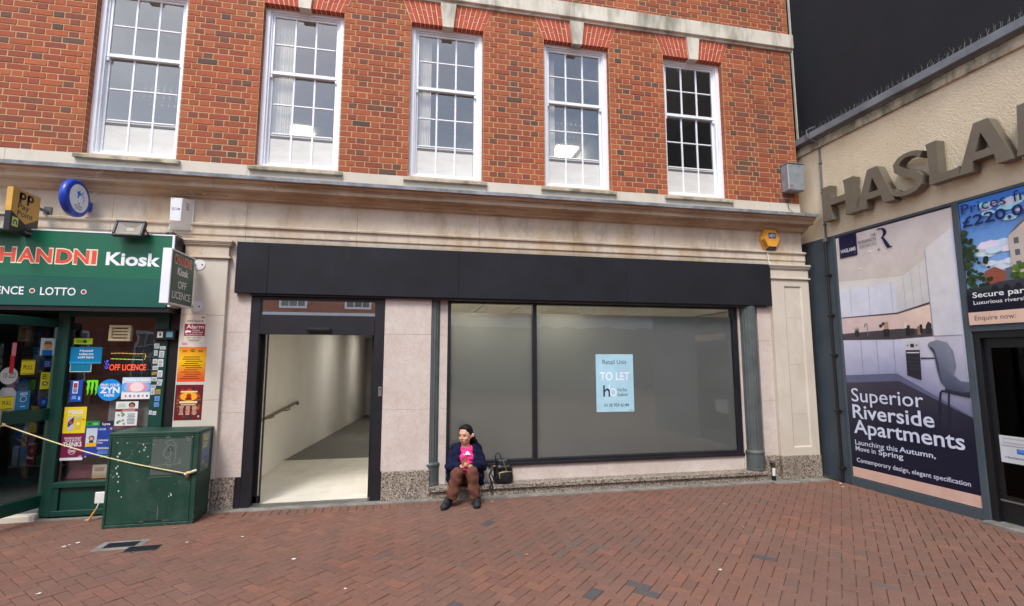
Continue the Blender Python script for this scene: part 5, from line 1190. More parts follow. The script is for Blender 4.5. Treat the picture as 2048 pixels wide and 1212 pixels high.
for z in (.235, -.25):
    MB().tube([(0, -.002, z), (0, .095, z)], .014, 10).build('bracket_arm', GREYPL, pj); MB().lathe([(.062, .097), (.062, .104), (.02, .1045)], .045, z, 28, 'y').build('wall_plate', WHITEPL, pj)
    MB().lathe([(.008, .092), (.008, .097)], .078, z, 10, 'y').build('bolt', BLKPL, pj)
GOLD = C(206, 160, 70)
pp = thing('payment_sign', 'black and gold payment sign projecting above the kiosk at far left', 'sign', at(-4.0, -.17, 3.19))
MB().box(-.055, .0, -.37, 0, -.225, .225, .004).build('box', BLKPL, pp)
p = Print(); p.poly([(0, .22), (.365, .22), (.365, -.02), (.19, -.115), (0, -.02)], GOLD, 1); PB = C(30, 28, 44)
for x in (.08, .185): p.rect(x, .09, x + .03, .2, PB, 2); p.disc(x + .045, .165, .045, PB, 2, 20, .038); p.disc(x + .045, .165, .017, GOLD, 3, 14)
p.text('Pay', .075, .03, .056, PB, 2, w=.15, bold=.02); p.text('Point', .075, -.045, .056, PB, 2, w=.21, bold=.02)
p.rect(.02, -.17, .10, -.075, C(206, 222, 130), 2); p.poly([(.035, -.15), (.035, -.11), (.06, -.095), (.085, -.11), (.085, -.15), (.072, -.15), (.072, -.115), (.048, -.115), (.048, -.15)], C(30, 40, 30), 3)
p.poly([(.19, -.118), (.365, -.022), (.365, -.21), (.24, -.18)], C(62, 58, 52), 1.5); p.text('Payments', .20, -.20, .022, C(200, 200, 190), 2.5, w=.13)
p.build('face', PRINT, pp).matrix_local = frame((.0008, -.37, 0), (0, 1, 0)); MB().prism([(-.37, .2255), (-.0, .2255), (0, -.02), (-.37, -.02)], -.054, -.001, 'x').build('gold_band', plain('gold_paint', GOLD, .4), pp).scale = (1.0, 1.006, 1.0)
MB().tube([(-.03, .0, .12), (-.03, .17, .12)], .018, 8).build('bracket_arm', GREYPL, pp); MB().box(-.07, .01, .155, .17, .06, .18, .004).build('wall_plate', GREYPL, pp)
lo = thing('round_projecting_sign', 'round blue rimmed white sign projecting above the green kiosk fascia', 'sign', at(-3.62, -.262, 3.41))
BLU = plain('blue_plastic', C(24, 62, 170), .3)
MB().lathe([(.16, -.05), (.19, -.046), (.2, -.035), (.205, -.01), (.2, .018), (.185, .03), (.155, .032)], 0, 0, 40, 'x').build('rim', BLU, lo, smooth=True)
MB().box(-.04, .018, .17, .262, -.075, .035, .012).build('wall_arm', BLU, lo)
p = Print(); p.disc(0, 0, .152, C(226, 231, 240), 1, 40); B1 = C(30, 110, 200)
p.poly([(-.055, .075), (-.02, .065), (0, .095), (.012, .06), (.05, .058), (.022, .03), (.03, -.005), (0, .012), (-.035, -.008), (-.025, .03)], B1, 2)        # star
for k_ in range(9): a = -.6 + k_ * .35; p.disc(.03 + .045 * math.cos(a), .0 + .05 * math.sin(a), .007, B1, 3, 8)
p.disc(.05, .075, .011, C(60, 150, 220), 3, 10); p.disc(.022, .0, .03, C(226, 231, 240), 2.5, 16, .045)
for i, s_ in enumerate(('THE', 'NATIONAL', 'LOTTERY')): p.text(s_, 0, -.068 - i * .03, .022, C(40, 60, 120), 2, w=(.04, .125, .115)[i], al='c', bold=.012)
p.build('face', PRINT, lo).matrix_local = frame((.0325, 0, 0), (0, 1, 0))
# floodlights
def flood(cx, z, label):
    fl = thing('floodlight', label, 'floodlight', frame((cx, -.36, z), (1, 0, 0), (0, .35, 1)), group='floodlights over the kiosk fascia')
    m = MB(); m.box(-.145, .145, .075, .098, -.04, .012, .006); m.box(-.145, .145, -.098, -.075, -.04, .012, .006); m.box(-.145, -.118, -.075, .075, -.04, .012, .006); m.box(.118, .145, -.075, .075, -.04, .012, .006); m.box(-.13, .13, -.085, .085, -.055, -.04, .004); m.build('housing', BLKPL, fl)
    r = MB(); r.add([(-.118, -.075, .0), (.118, -.075, .0), (.118, .075, .0), (-.118, .075, .0), (-.035, -.022, -.03), (.035, -.022, -.03), (.035, .022, -.03), (-.035, .022, -.03)], [(i, (i + 1) % 4, 4 + (i + 1) % 4, 4 + i) for i in range(4)] + [(4, 5, 6, 7)]); r.build('reflector', plain('reflector_cream', C(176, 168, 152), .6), fl)
    MB().box(-.035, .035, -.022, .022, -.029, -.026).build('led_chip', plain('chip', C(190, 186, 170), .5), fl); MB().box(-.118, .118, -.075, .075, .004, .007).build('lens', bpy.data.materials.get('lens_glass') or glass('lens_glass', (.9, .9, .9, 1), .6), fl)
    MB().tube([(-.15, 0, -.02), (-.15, -.02, -.12), (.15, -.02, -.12), (.15, 0, -.02)], .008, 6).build('yoke', BLKPL, fl); return fl
flood(-3.035, 3.085, 'black framed floodlight above the end of the green kiosk sign'); flood(-4.265, 3.09, 'black framed floodlight at the left picture edge under the payment sign')
cbx = thing('cable_joint', 'small black cable joint lying on top of the green kiosk sign', 'cable', at(-2.72, -.16, 3.085)); MB().ell((0, 0, 0), (.055, .03, .028), 14, 8).build('joint_box', BLKPL, cbx, smooth=True); MB().tube([(-.17, -.15, -.03), (-.12, -.06, -.015), (-.05, 0, 0), (.05, 0, 0), (.11, .02, -.02)], .006, 6).build('lead', BLKPL, cbx)
# alarm boxes
al = thing('white_alarm_box', 'white wedge shaped alarm box on the frieze above the kiosk sign', 'alarm box', front(-2.685, -.002, 3.36))
MB().box(-.125, .125, -.186, .186, 0, .02, .004).build('back_plate', WHITEPL, al)
m = MB(); bk = [(-.115, -.18), (.115, -.18), (.115, .18), (-.115, .18)]; ft = [(-.055, -.115), (.055, -.115), (.06, .15), (-.06, .15)]
m.add([(x, y, .021) for x, y in bk] + [(x, y, .165) for x, y in ft], [(4, 5, 6, 7), (0, 1, 5, 4), (1, 2, 6, 5), (2, 3, 7, 6), (3, 0, 4, 7)]); m.build('cover', WHITEPL, al)
for k_ in range(4): MB().box(-.02, .02, -.004, .004, -.002, .002).build('vent_slot', GREYPL, al).matrix_local = frame((.087, .105 - k_ * .022, .093), (-.055, 0, .144), (0, 1, 0))
p = Print(); p.base(.10, .235, C(224, 226, 228), t=.001, x=-.05, y=-.09); p.text('SECOM', 0, .005, .03, C(60, 90, 150), 1, w=.085, al='c', bold=.01); p.poly([(-.05, .145), (-.05, .13), (-.03, .145)], C(90, 90, 90), 1); p.build('label_sticker', PRINT, al).matrix_local = at(0, 0, .1665)
ad = thing('yellow_alarm_box', 'yellow hexagonal alarm box with blue panel on the frieze near the right end', 'alarm box', front(5.13, -.002, 3.44))
YEL = plain('yellow_plastic', C(226, 160, 62), .4)
def hexa(rx, ry): return [(rx, 0), (rx * .52, ry), (-rx * .52, ry), (-rx, 0), (-rx * .52, -ry), (rx * .52, -ry)]
m = MB(); h0 = hexa(.165, .16); h1 = hexa(.125, .118); m.add([(*q_, 0) for q_ in h0] + [(*q_, .035) for q_ in h0] + [(*q_, .085) for q_ in h1], [(i, (i + 1) % 6, (i + 1) % 6 + 6, i + 6) for i in range(6)] + [(i + 6, (i + 1) % 6 + 6, (i + 1) % 6 + 12, i + 12) for i in range(6)] + [tuple(range(12, 18))]); m.build('cover', YEL, ad)
m = MB(); m.add([(-.075, -.164, .002), (.075, -.164, .002), (.088, -.163, .037), (-.088, -.163, .037), (-.062, -.1215, .0865), (.062, -.1215, .0865)], [(0, 1, 2, 3), (3, 2, 5, 4)]); m.build('strobe_lens', plain('blue_lens', C(24, 38, 72), .2), ad)
for k_ in range(5): MB().box(-.004, .004, -.025, .025, 0, .003).build('vent_slot', BLKPL, ad).matrix_local = frame((-.142 + k_ * .014, -.03 - k_ * .022, .065), (.5, -.85, 0), (.6, .4, .5))
p = Print(); p.rect(-.06, .0, .06, .085, C(64, 84, 122), 1); p.text('ADT', 0, .022, .042, WHITE, 2, w=.095, al='c', bold=.02); p.build('label_sticker', PRINT, ad).matrix_local = at(0, 0, .0855)
MB().tube([(5.085, -.008, 3.29), (5.088, -.03, 3.2), (5.09, -.03, 3.1), (5.098, -.065, 3.06), (5.10, -.065, 2.99)], .006, 6).build('white_wire', WHITEPL, None, label='white wire hanging below the yellow alarm box', cat='wire')
eb = thing('electric_box', 'weathered grey metal junction box on the brick corner', 'junction box', front(5.555, -.001, 4.38))
MB().box(-.14, .14, -.2, .21, 0, .15, .01).build('case', GALV, eb); MB().box(-.145, .145, .21, .222, -.0, .16, .003).build('lid_edge', GALV, eb); MB().tube([(.05, -.2, .07), (.055, -.25, .06), (.075, -.32, .02)], .012, 8).build('copper_stub', plain('copper', C(170, 110, 70), .4, .6), eb); MB().tube([(-.05, -.2, .03), (-.06, -.35, .012), (-.05, -.45, .02), (-.01, -.52, .06)], .004, 5).build('wire', BLKPL, eb)
p = Print(); p.poly([(0, 0), (.02, .015), (.045, .01), (.06, .03), (.03, .03), (.012, .045)], C(170, 70, 130), 1); p.build('tag_paint', PRINT, eb).matrix_local = at(-.12, -.16, .1505)

# TO LET card ---------------------------------------------------------------------
def d_let(p, w, h):
    DK = C(40, 66, 82); p.text('Retail Unit', w * .5, h - .135, .062, DK, 1, w=.345, al='c'); p.text('TO LET', w * .5, h - .35, .108, C(232, 240, 250), 1, w=.43, al='c', bold=.028)
    # linked h and b
    p.rect(.10, .205, .122, .355, C(20, 42, 60), 3); p.poly([(.122, .285), (.135, .305), (.16, .315), (.185, .305), (.196, .28), (.196, .205), (.174, .205), (.174, .272), (.165, .287), (.15, .29), (.135, .28), (.122, .265)], C(20, 42, 60), 3)
    LBL = C(226, 234, 248); p.rect(.178, .27, .196, .36, LBL, 2)
    for k_ in range(24):
        a0, a1 = k_ * math.pi / 12, (k_ + 1) * math.pi / 12
        p.poly([(.243 + .052 * math.cos(a0), .26 + .056 * math.sin(a0)), (.243 + .052 * math.cos(a1), .26 + .056 * math.sin(a1)), (.243 + .032 * math.cos(a1), .26 + .036 * math.sin(a1)), (.243 + .032 * math.cos(a0), .26 + .036 * math.sin(a0))], LBL, 2)
    p.text('hicks', .308, .272, .05, DK, 1, w=.135); p.text('baker', .308, .208, .05, DK, 1, w=.155); p.text('commercial property', .10, .165, .022, C(206, 226, 238), 1, w=.345); p.text('0118 959 6144', w * .53, .068, .044, C(24, 48, 64), 1, w=.355, al='c', bold=.006); p.rect(.47, .018, .525, .023, DK, 1)
sheet('to_let_card', 2.435, .972, .543, .775, 'pale blue TO LET card stuck on the frosted shop window', d_let, C(172, 212, 226), 'sign', y=.1185)

# ================================================================== STREET OBJECTS
cab = thing('utility_cabinet', 'battered dark green cabinet with peeling paint standing before the kiosk', 'cabinet', at(-2.59, -.22, 0))
c0, c1, cy0, cy1 = -.412, .412, -.2, .19
m = MB(); m.box(c0, c1, cy0, cy1, .015, .905, .006); m.build('carcass', CABM, cab)
m = MB(); m.box(c0 - .006, c1 + .006, cy0 - .018, cy1 + .006, .905, .935, .006); m.build('lid', CABM, cab)
m = MB(); m.box(c0 + .0, c0 + .022, cy0 - .014, cy0 - .001, .0, .904, .003); m.box(c1 - .045, c1, cy0 - .014, cy0 - .001, .0, .904, .003); m.box(c0 + .022, c1 - .045, cy0 - .014, cy0 - .001, .0, .03, .003); m.box(c0 + .022, c1 - .045, cy0 - .014, cy0 - .001, .885, .904, .003); m.build('front_frame', CABM, cab)
m = MB(); m.box(c0 + .026, c1 - .049, cy0 - .011, cy0 + .004, .034, .881, .003); dro = m.build('door_panel', CABM, cab)
p = Print(); p.rect(-.02, .50, .345, .862, C(74, 84, 76), 1); GG = C(122, 130, 122)
def gline(pts, col=GG, w_=.004, lay=2):
    for a, b_ in zip(pts, pts[1:]):
        dx, dy = b_[0] - a[0], b_[1] - a[1]; l = math.hypot(dx, dy) or 1; nx, ny = -dy / l * w_ / 2, dx / l * w_ / 2
        p.poly([(a[0] + nx, a[1] + ny), (b_[0] + nx, b_[1] + ny), (b_[0] - nx, b_[1] - ny), (a[0] - nx, a[1] - ny)], col, lay)
gline([(.10, .83), (.16, .85), (.20, .80), (.205, .66), (.19, .62)]); gline([(.10, .83), (.12, .80), (.19, .79)]); gline([(.12, .78), (.095, .74), (.09, .70), (.11, .675), (.15, .68), (.16, .73), (.14, .775), (.12, .78)]); gline([(.125, .745), (.15, .79), (.175, .745), (.125, .745)], C(30, 40, 36), .006, 3)
gline([(.11, .66), (.155, .66), (.15, .625), (.115, .625), (.118, .605)]); gline([(-.01, .595), (.08, .60), (.20, .605), (.26, .61)]); gline([(.135, .60), (.16, .60), (.16, .58), (.135, .58), (.135, .60)]); gline([(.225, .65), (.25, .655), (.25, .63), (.23, .625), (.26, .62)]); gline([(.30, .86), (.33, .86), (.33, .84), (.30, .84), (.30, .86)])
random.seed(31)
def flake(x, y, s_, col):
    n_ = random.randint(5, 8); p.poly([(x + s_ * random.uniform(.35, 1) * math.cos(i * 6.283 / n_) * .8, y + s_ * random.uniform(.4, 1.2) * math.sin(i * 6.283 / n_)) for i in range(n_)], col, 2 + random.random())
WF = C(196, 196, 184)
for x, y, s_ in ((-.335, .835, .012), (-.31, .73, .018), (-.325, .70, .02), (-.315, .66, .012), (-.33, .585, .014), (-.315, .60, .012), (-.315, .53, .016), (-.30, .50, .012), (-.30, .45, .01), (-.29, .36, .014), (-.10, .81, .012), (-.08, .78, .014), (-.09, .755, .012), (-.13, .74, .009), (-.05, .69, .008), (.19, .30, .014), (.17, .285, .01), (.18, .315, .008), (-.26, .30, .008), (-.25, .83, .007), (-.03, .60, .007)): flake(x, y, s_, WF)
for i in range(26): flake(random.uniform(-.38, .33), random.uniform(.05, .85), random.uniform(.002, .006), random.choice((WF, C(120, 124, 112), C(20, 34, 30))))
for i in range(5): y = random.choice((.05, .07, .48, .82, .40)); x = random.uniform(-.2, .1); p.rect(x, y, x + random.uniform(.1, .25), y + .004, C(118, 112, 92), 2.5)
p.rect(.075, .06, .079, .2, C(128, 118, 96), 2.4)
p.build('worn_paint', PRINTM, cab, kind='stuff').matrix_local = front(0, cy0 - .0112, 0)
p = Print(); p.base(.21, .40, C(88, 120, 150), t=.001); p.text('FIELD', .02, .315, .062, C(214, 214, 60), 1, w=.15, bold=.04); p.text('DAY', .035, .235, .062, C(214, 214, 60), 1, w=.12, bold=.04); p.grad(0, 0, .21, .12, C(70, 100, 90), C(90, 120, 150), .6)
for i in range(14): p.rect(.03 + (i % 4) * .04, .03 + (i // 4) * .045, .05 + (i % 4) * .04, .055 + (i // 4) * .045, random.choice((C(60, 70, 70), C(170, 170, 110), C(90, 80, 70))), 1)
sp = p.build('side_poster', PRINT, cab); sp.matrix_local = frame((c1 + .001, cy0 + .07, .50), (0, 1, 0))
MB().box(c1 - .095, c1 - .06, cy0 - .05, cy0 - .012, .47, .51, .004).build('hasp', plain('rusty_steel', C(110, 74, 52), .7, .3), cab)
ROPE = surf('pale_rope', C(206, 190, 140), C(226, 212, 168), 60, .9, 200, .6)
rp_ = thing('rope', 'pale yellow rope tied between the open kiosk door and the green cabinet', 'rope', at(-2.25, -.44, .5))
a = Vector((-3.945, -.40, 1.035)) - Vector((-2.25, -.44, .5)); b_ = Vector((0.0, -.015, .005)); pts_ = []
for i in range(25): t = i / 24; q_ = a.lerp(b_, t); q_.z -= .05 * math.sin(math.pi * t); pts_.append(q_)
MB().tube(pts_, .0065, 6).build('strand', ROPE, rp_, smooth=True)
e1 = Vector((-4.0, -.43, 1.13)) - Vector((-2.25, -.44, .5)); e2 = Vector((-4.03, -.50, .98)) - Vector((-2.25, -.44, .5))
MB().tube([a, e1, e1 + Vector((-.1, -.1, .04))], .006, 6).build('upper_loop', ROPE, rp_); MB().tube([a, e2, e2 + Vector((-.1, -.1, -.05))], .006, 6).build('lower_loop', ROPE, rp_); MB().ell(a, (.016, .016, .016), 8, 6).build('loop_knot', ROPE, rp_, smooth=True)
kn = MB()
for i in range(5): kn.ell((-.02 + i * .022, -.02 + .004 * (i % 2), .004 + i * .008), (.017, .015, .014), 8, 6)
kn.ell((.0, -.02, .018), (.02, .014, .012), 8, 6); kn.build('knot', ROPE, rp_, smooth=True)
pd = thing('paddle', 'white square paddle with orange wooden handle leaning on the kiosk riser', 'paddle', at(-3.26, -.10, .0))
MB().box(0.0, .10, -.008, .008, .165, .285, .012).build('blade', WHITEPL, pd); MB().tube([(.045, 0, .18), (.03, -.01, .12)], .006, 8).build('ferrule', WHITEPL, pd); MB().tube([(.03, -.01, .12), (-.01, -.035, .03), (-.02, -.045, .008)], [.008, .011, .009], 8).build('handle', plain('orange_wood', C(206, 140, 60), .5), pd)
# gratings in the paving
DGM = plain('iron_grate', C(46, 50, 56), .6, .4)
def grate(x, y, label, stone):
    gt = thing('drain_grate', label, 'grate', at(x, y, 0) @ Matrix.Rotation(math.radians(2), 4, 'Z'), group='iron gratings in the paving')
    if stone: MB().box(-.19, .19, -.11, .11, -.03, .004, .003).build('surround', CONC, gt)
    z = .0055 if stone else .004
    MB().box(-.13, .13, -.065, .065, -.02, z, .002).build('plate', DGM, gt)
    for i in range(11): MB().box(-.118 + i * .0225, -.108 + i * .0225, -.052, .052, z, z + .005, .001).build('bar', DGM, gt)
grate(-2.56, -.95, 'small iron grating in a cracked concrete surround before the green cabinet', True); grate(-2.33, -1.08, 'plain small iron grating nearest the camera before the green cabinet', False); grate(-3.62, -1.72, 'iron grating in concrete cut by the left picture edge', True)
# white pipe stub and handrail
ps = thing('waste_pipe', 'short white waste pipe with brown cap beside the right granite plinth', 'pipe', at(4.945, -.06, .0)); MB().tube([(0, 0, .075), (.003, 0, .185)], .021, 12).build('pipe', WHITEPL, ps); MB().tube([(.003, 0, .185), (.003, 0, .25), (-.03, .02, .255)], .025, 12).build('cap', plain('brown_plastic', C(70, 44, 40), .5), ps); MB().tube([(0, 0, .0), (0, 0, .077)], .026, 12).build('socket', BLKPL, ps)
hr = thing('handrail', 'brown metal handrail on the white corridor wall inside the doorway', 'handrail', at(-2.0, 0, 0))
RAILM = plain('bronze_rail', C(104, 88, 70), .4, .4)
MB().tube([(0, .9, .85), (0, 3.1, .925), (0, 3.2, .925), (0, 3.24, .89)], .024, 10).build('rail', RAILM, hr)
for y in (1.7, 2.65): MB().tube([(0, y, .84 + y * .018), (0, y, .80 + y * .018), (-.05, y, .785 + y * .018), (-.078, y, .785 + y * .018)], .009, 6).build('bracket', RAILM, hr)
MB().box(-2.078, -2.05, .62, .75, 1.18, 1.52, .004).build('wall_panel', GREYPL, None, label='grey control panel on the corridor wall inside the doorway', cat='panel'); MB().box(-2.079, -2.055, .5, .6, .85, 1.0, .004).build('blue_sign_plate', plain('blue_plate', C(60, 110, 170), .4), None, label='small blue plate low on the corridor wall inside the doorway', cat='plate')
# ornaments behind the upper windows
random.seed(8)
for wi, (nx_, nr_, ox, oz, nm) in enumerate(((6, 3, -3.35, 5.06, 'first'), (6, 3, 2.30, 5.14, 'fourth'), (4, 2, 3.80, 5.10, 'fifth'))):
    orn = thing('hanging_ornament', f'rows of small glinting glass drops inside the {nm} sash window from the left', 'ornament', at(ox, .62, oz), group='glinting ornaments upstairs')
    dm = MB()
    for r in range(nr_):
        for k_ in range(nx_):
            x = (k_ - nx_ / 2) * .075 + r * .04; dm.ell((x, r * .06, .12 - r * .075), (.012, .012, .02), 6, 5); dm.tube([(x, r * .06, .14 - r * .075), (x, r * .06, .22)], .0012, 3)
    dm.build('glass_drops', plain('glass_drop', C(214, 210, 190), .15), orn, kind='stuff')
# litter and weeds
random.seed(14)
LIT = plain('paper_scrap', C(214, 208, 196), .8); LITB = plain('brown_scrap', C(150, 118, 84), .8)
spots = [(-3.02, -.86, 'cluster', 0), (-2.98, -.82, 'cluster', 0), (-3.04, -.90, 'cluster', 0), (-3.64, -1.32, 'left', 0), (-2.0, -1.0, 'mid', 0), (-1.55, -.95, 'mid', 0), (-.45, -2.25, 'front', 0), (-.95, -1.6, 'front', 0), (1.15, -.34, 'bench', 0), (.63, -.5, 'feet', 1), (.6, -.48, 'feet', 1), (1.95, -1.6, 'right', 1), (2.45, -2.5, 'right', 0), (3.0, -1.7, 'right', 1), (5.72, -.36, 'corner', 0), (5.60, -.52, 'corner', 0), (5.66, -.56, 'corner', 1), (5.75, -.34, 'corner', 1), (-2.1, -.42, 'cabinet', 1), (-2.3, -.55, 'cabinet', 1), (-3.32, -.1, 'kiosk', 0), (-3.22, -.06, 'kiosk', 1), (4.88, -.14, 'pipe', 0), (3.6, -.9, 'right', 0), (5.5, -1.4, 'wall', 1), (5.3, -.7, 'wall', 1), (1.0, -1.9, 'front', 1), (-2.6, -1.9, 'left', 0)]
LW_ = ['left of the gratings, biggest of three', 'left of the gratings, farthest of three', 'left of the gratings, nearest of three', 'near the left picture edge', 'right of the plain grating', 'before the left end of the doorway', 'at bottom centre', 'below the doorway', 'under the backpack', 'between the two shoes, right one', 'between the two shoes, left one', 'below the shop window mullion', 'at lower right among charcoal pavers', 'below the TO LET card', 'at the foot of the downpipe', 'off the corner by the downpipe, farther one', 'off the corner by the downpipe, nearer one', 'against the downpipe base', 'at the right foot of the green cabinet', 'just before the green cabinet', 'by the paddle handle', 'right of the paddle handle', 'beside the white waste pipe', 'before the right iron column', 'along the kitchen poster wall', 'before the kitchen poster', 'in the foreground right of centre', 'in the left foreground']
for i, (x, y, w_, c_) in enumerate(spots):
    n_ = 6; s_ = random.uniform(.008, .02); rot = random.random() * 6
    vs = [(x + s_ * random.uniform(.5, 1) * math.cos(rot + k_ * 1.047) * 1.5, y + s_ * random.uniform(.5, 1) * math.sin(rot + k_ * 1.047), .003 + random.uniform(0, .004)) for k_ in range(n_)]
    MB().add(vs + [(v[0], v[1], v[2] + .003) for v in vs], [tuple(range(n_)), tuple(range(n_, 2 * n_))] + [(k_, (k_ + 1) % n_, (k_ + 1) % n_ + n_, k_ + n_) for k_ in range(n_)]).build('litter_scrap', LITB if c_ else LIT, None, label=f"tiny {'brown' if c_ else 'white'} scrap of litter on the paving {LW_[i]}", cat='litter', group='litter scraps on the paving')
gm_ = MB(); random.seed(2)
for (gx, gy, n_) in ((5.82, -.06, 24), (5.86, -.22, 16), (5.93, -1.98, 40), (5.80, -.02, 20), (-3.05, -.06, 12), (5.76, -.1, 16)):
    for i in range(n_):
        x, y = gx + random.gauss(0, .03), gy + random.gauss(0, .03); h_ = random.uniform(.015, .05); dx, dy = random.gauss(0, .015), random.gauss(0, .015)
        gm_.add([(x - .003, y, .0), (x + .003, y, 0), (x + dx, y + dy, h_)], [(0, 1, 2)])
w_ = gm_.build('weeds', plain('weed_green', C(84, 104, 52), .8), None, kind='stuff'); tag(w_, 'sparse green weeds sprouting along the wall foot', 'weeds')

# ================================================================== PERSON
def blob(caps, ells, voxel, smooth=6, sub=None):
    """union of tapered capsules and ellipsoids, remeshed into one continuous surface"""
    m = MB()
    for (p0, r0, p1, r1) in caps:
        p0, p1 = Vector(p0), Vector(p1); n_ = 5
        m.tube([p0.lerp(p1, i / n_) for i in range(n_ + 1)], [r0 + (r1 - r0) * i / n_ for i in range(n_ + 1)], 14); m.ell(p0, (r0,) * 3, 14, 10); m.ell(p1, (r1,) * 3, 14, 10)
    for e in ells: m.ell(e[0], e[1], 18, 12, rot=e[2] if len(e) > 2 else None)
    o = m.build('tmp', PAINTW)
    r = o.modifiers.new('r', 'REMESH'); r.mode = 'VOXEL'; r.voxel_size = voxel
    if smooth: s_ = o.modifiers.new('s', 'SMOOTH'); s_.factor = .5; s_.iterations = smooth
    bpy.context.view_layer.update()
    me = bpy.data.meshes.new_from_object(o.evaluated_get(bpy.context.evaluated_depsgraph_get()))
    bpy.data.objects.remove(o); me.materials.clear(); return me
def place(me, name, mat, parent, fn=None):
    if fn:
        for v in me.vertices: v.co = fn(v.co.copy())
    me.materials.append(mat); me.polygons.foreach_set('use_smooth', [True] * len(me.polygons)); me.name = name
    o = bpy.data.objects.new(name, me); link(o, parent); return o
per = thing('person', 'seated person in navy fleece, pink top and brown corduroy trousers looking left', 'person', at(.66, -.02, .145))
O = Vector((.66, -.02, .145))
V = lambda x, y, z: Vector((x, y, z)) - O
SKIN = surf('skin', C(206, 152, 124), C(216, 164, 136), 30, .5, 200, .05, spec=.35)
hf = Vector((-.62, -.78, -.10)).normalized(); hs = Vector((0, 0, 1)).cross(hf).normalized(); hu = hs.cross(hf).normalized()
if hu.z < 0: hu = -hu
HR = Matrix((( hs.x, hf.x, hu.x), (hs.y, hf.y, hu.y), (hs.z, hf.z, hu.z)))
HC = V(.648, -.115, .762)
def H(a, b_, c_): return HC + hs * a + hf * b_ + hu * c_
shL, shR = V(.525, -.05, .585), V(.80, -.05, .585); elL, elR = V(.465, -.11, .39), V(.862, -.10, .385); wrL, wrR = V(.575, -.30, .43), V(.705, -.30, .425)
kneeL, kneeR = V(.525, -.40, .375), V(.70, -.40, .375); hipL, hipR = V(.585, -.01, .23), V(.745, -.01, .23); anL, anR = V(.437, -.33, .085), V(.772, -.33, .085)
caps = [(shL, .036, elL, .032), (elL, .031, wrL, .023), (shR, .036, elR, .032), (elR, .031, wrR, .023), (hipL, .08, kneeL, .058), (hipR, .08, kneeR, .058), (kneeL, .055, anL, .033), (kneeR, .055, anR, .033), (anL, .028, anL + Vector((-.04, -.10, -.055)), .018), (anR, .028, anR + Vector((-.015, -.10, -.055)), .018), (shL, .04, shR, .04), (V(.66, -.06, .58), .07, HC + Vector((0, .01, -.07)), .045)]
ells = [(V(.66, -.03, .45), (.14, .095, .18)), (V(.66, -.02, .27), (.16, .11, .10)),
        (H(0, -.012, .02), (.076, .092, .098), HR), (H(0, .012, -.045), (.062, .07, .07), HR), (H(0, .035, -.088), (.032, .03, .024), HR), (H(0, .083, -.022), (.014, .016, .020), HR), (H(0, .076, .005), (.009, .012, .03), HR), (H(-.013, .077, -.028), (.009, .010, .008), HR), (H(.013, .077, -.028), (.009, .010, .008), HR), (H(.034, .05, -.03), (.026, .026, .026), HR), (H(-.034, .05, -.03), (.026, .026, .026), HR), (H(0, .072, .03), (.045, .012, .010), HR), (H(.078, -.01, -.012), (.009, .018, .03), HR), (H(-.078, -.01, -.012), (.009, .018, .03), HR)]
# hands curled round the phone
PH = V(.617, -.352, .480)
def hand(w, d, side):
    d = d.normalized(); up = Vector((0, -.35, 1)).normalized(); s_ = d.cross(up).normalized(); pc = w + d * .045
    caps.append((w, .021, pc, .026)); caps.append((pc - s_ * .014, .02, pc + s_ * .016, .019))
    for i, (o_, l1, l2) in enumerate(((-.028, .034, .028), (-.010, .038, .03), (.008, .036, .028), (.025, .028, .022))):
        b0 = pc + d * .022 + s_ * o_; b1 = b0 + (d * .8 + up * .35).normalized() * l1; b2 = b1 + (up * .85 + Vector((side * .5, 0, 0)) * .5 - d * .1).normalized() * l2; caps.append((b0, .0095, b1, .0085)); caps.append((b1, .0085, b2, .007))
    t0 = pc + up * .012 - d * .01; t1 = t0 + (up * .8 + d * .3 + Vector((side * .35, 0, 0))).normalized() * .034; t2 = t1 + (up * .5 + d * .4 + Vector((side * .5, 0, 0))).normalized() * .026; caps.append((t0, .0125, t1, .0105)); caps.append((t1, .0105, t2, .008))
hand(wrL, Vector((.035, -.05, .005)), 1); hand(wrR, Vector((-.06, -.045, .01)), -1)
place(blob(caps, ells, .0052, 3), 'body', SKIN, per)
HAIR = surf('black_hair', C(14, 12, 13), C(24, 20, 20), 40, .62, 90, .3, stretch=(1, 1, .2), spec=.25); LIPS = plain('lips', C(168, 84, 84), .45); EYEM = plain('eye_dark', C(30, 22, 20), .25); BROW = plain('eyebrow', C(54, 38, 34), .8)
for s_ in (-1, 1):
    MB().ell(H(s_ * .031, .069, .004), (.0125, .006, .0042), 10, 6, rot=HR).build('eye', EYEM, per, smooth=True); MB().ell(H(s_ * .033, .074, .025), (.018, .006, .0032), 10, 6, rot=HR).build('eyebrow', BROW, per, smooth=True)
MB().ell(H(0, .074, -.057), (.021, .009, .006), 10, 6, rot=HR).build('upper_lip', LIPS, per, smooth=True); MB().ell(H(0, .071, -.066), (.017, .009, .0055), 10, 6, rot=HR).build('lower_lip', LIPS, per, smooth=True)
hc, he = [], []
he += [(H(0, -.026, .032), (.080, .086, .094), HR), (H(0, .010, .088), (.062, .052, .034), HR), (H(.05, .004, .068), (.030, .044, .038), HR), (H(-.05, .004, .068), (.028, .044, .036), HR), (H(.066, -.022, .03), (.018, .045, .062), HR), (H(-.066, -.022, .03), (.018, .045, .062), HR), (H(.02, -.085, -.035), (.06, .036, .075), HR)]
hc += [(H(-.068, .012, .05), .014, H(-.078, .0, -.10), .007), (H(.03, -.095, -.03), .04, H(.055, -.10, -.13), .022), (H(-.02, -.095, -.02), .035, H(-.03, -.09, -.11), .022), (H(.085, -.05, -.04), .022, H(.125, -.075, -.105), .010), (H(.06, .04, .085), .012, H(.078, .0, .02), .010)]
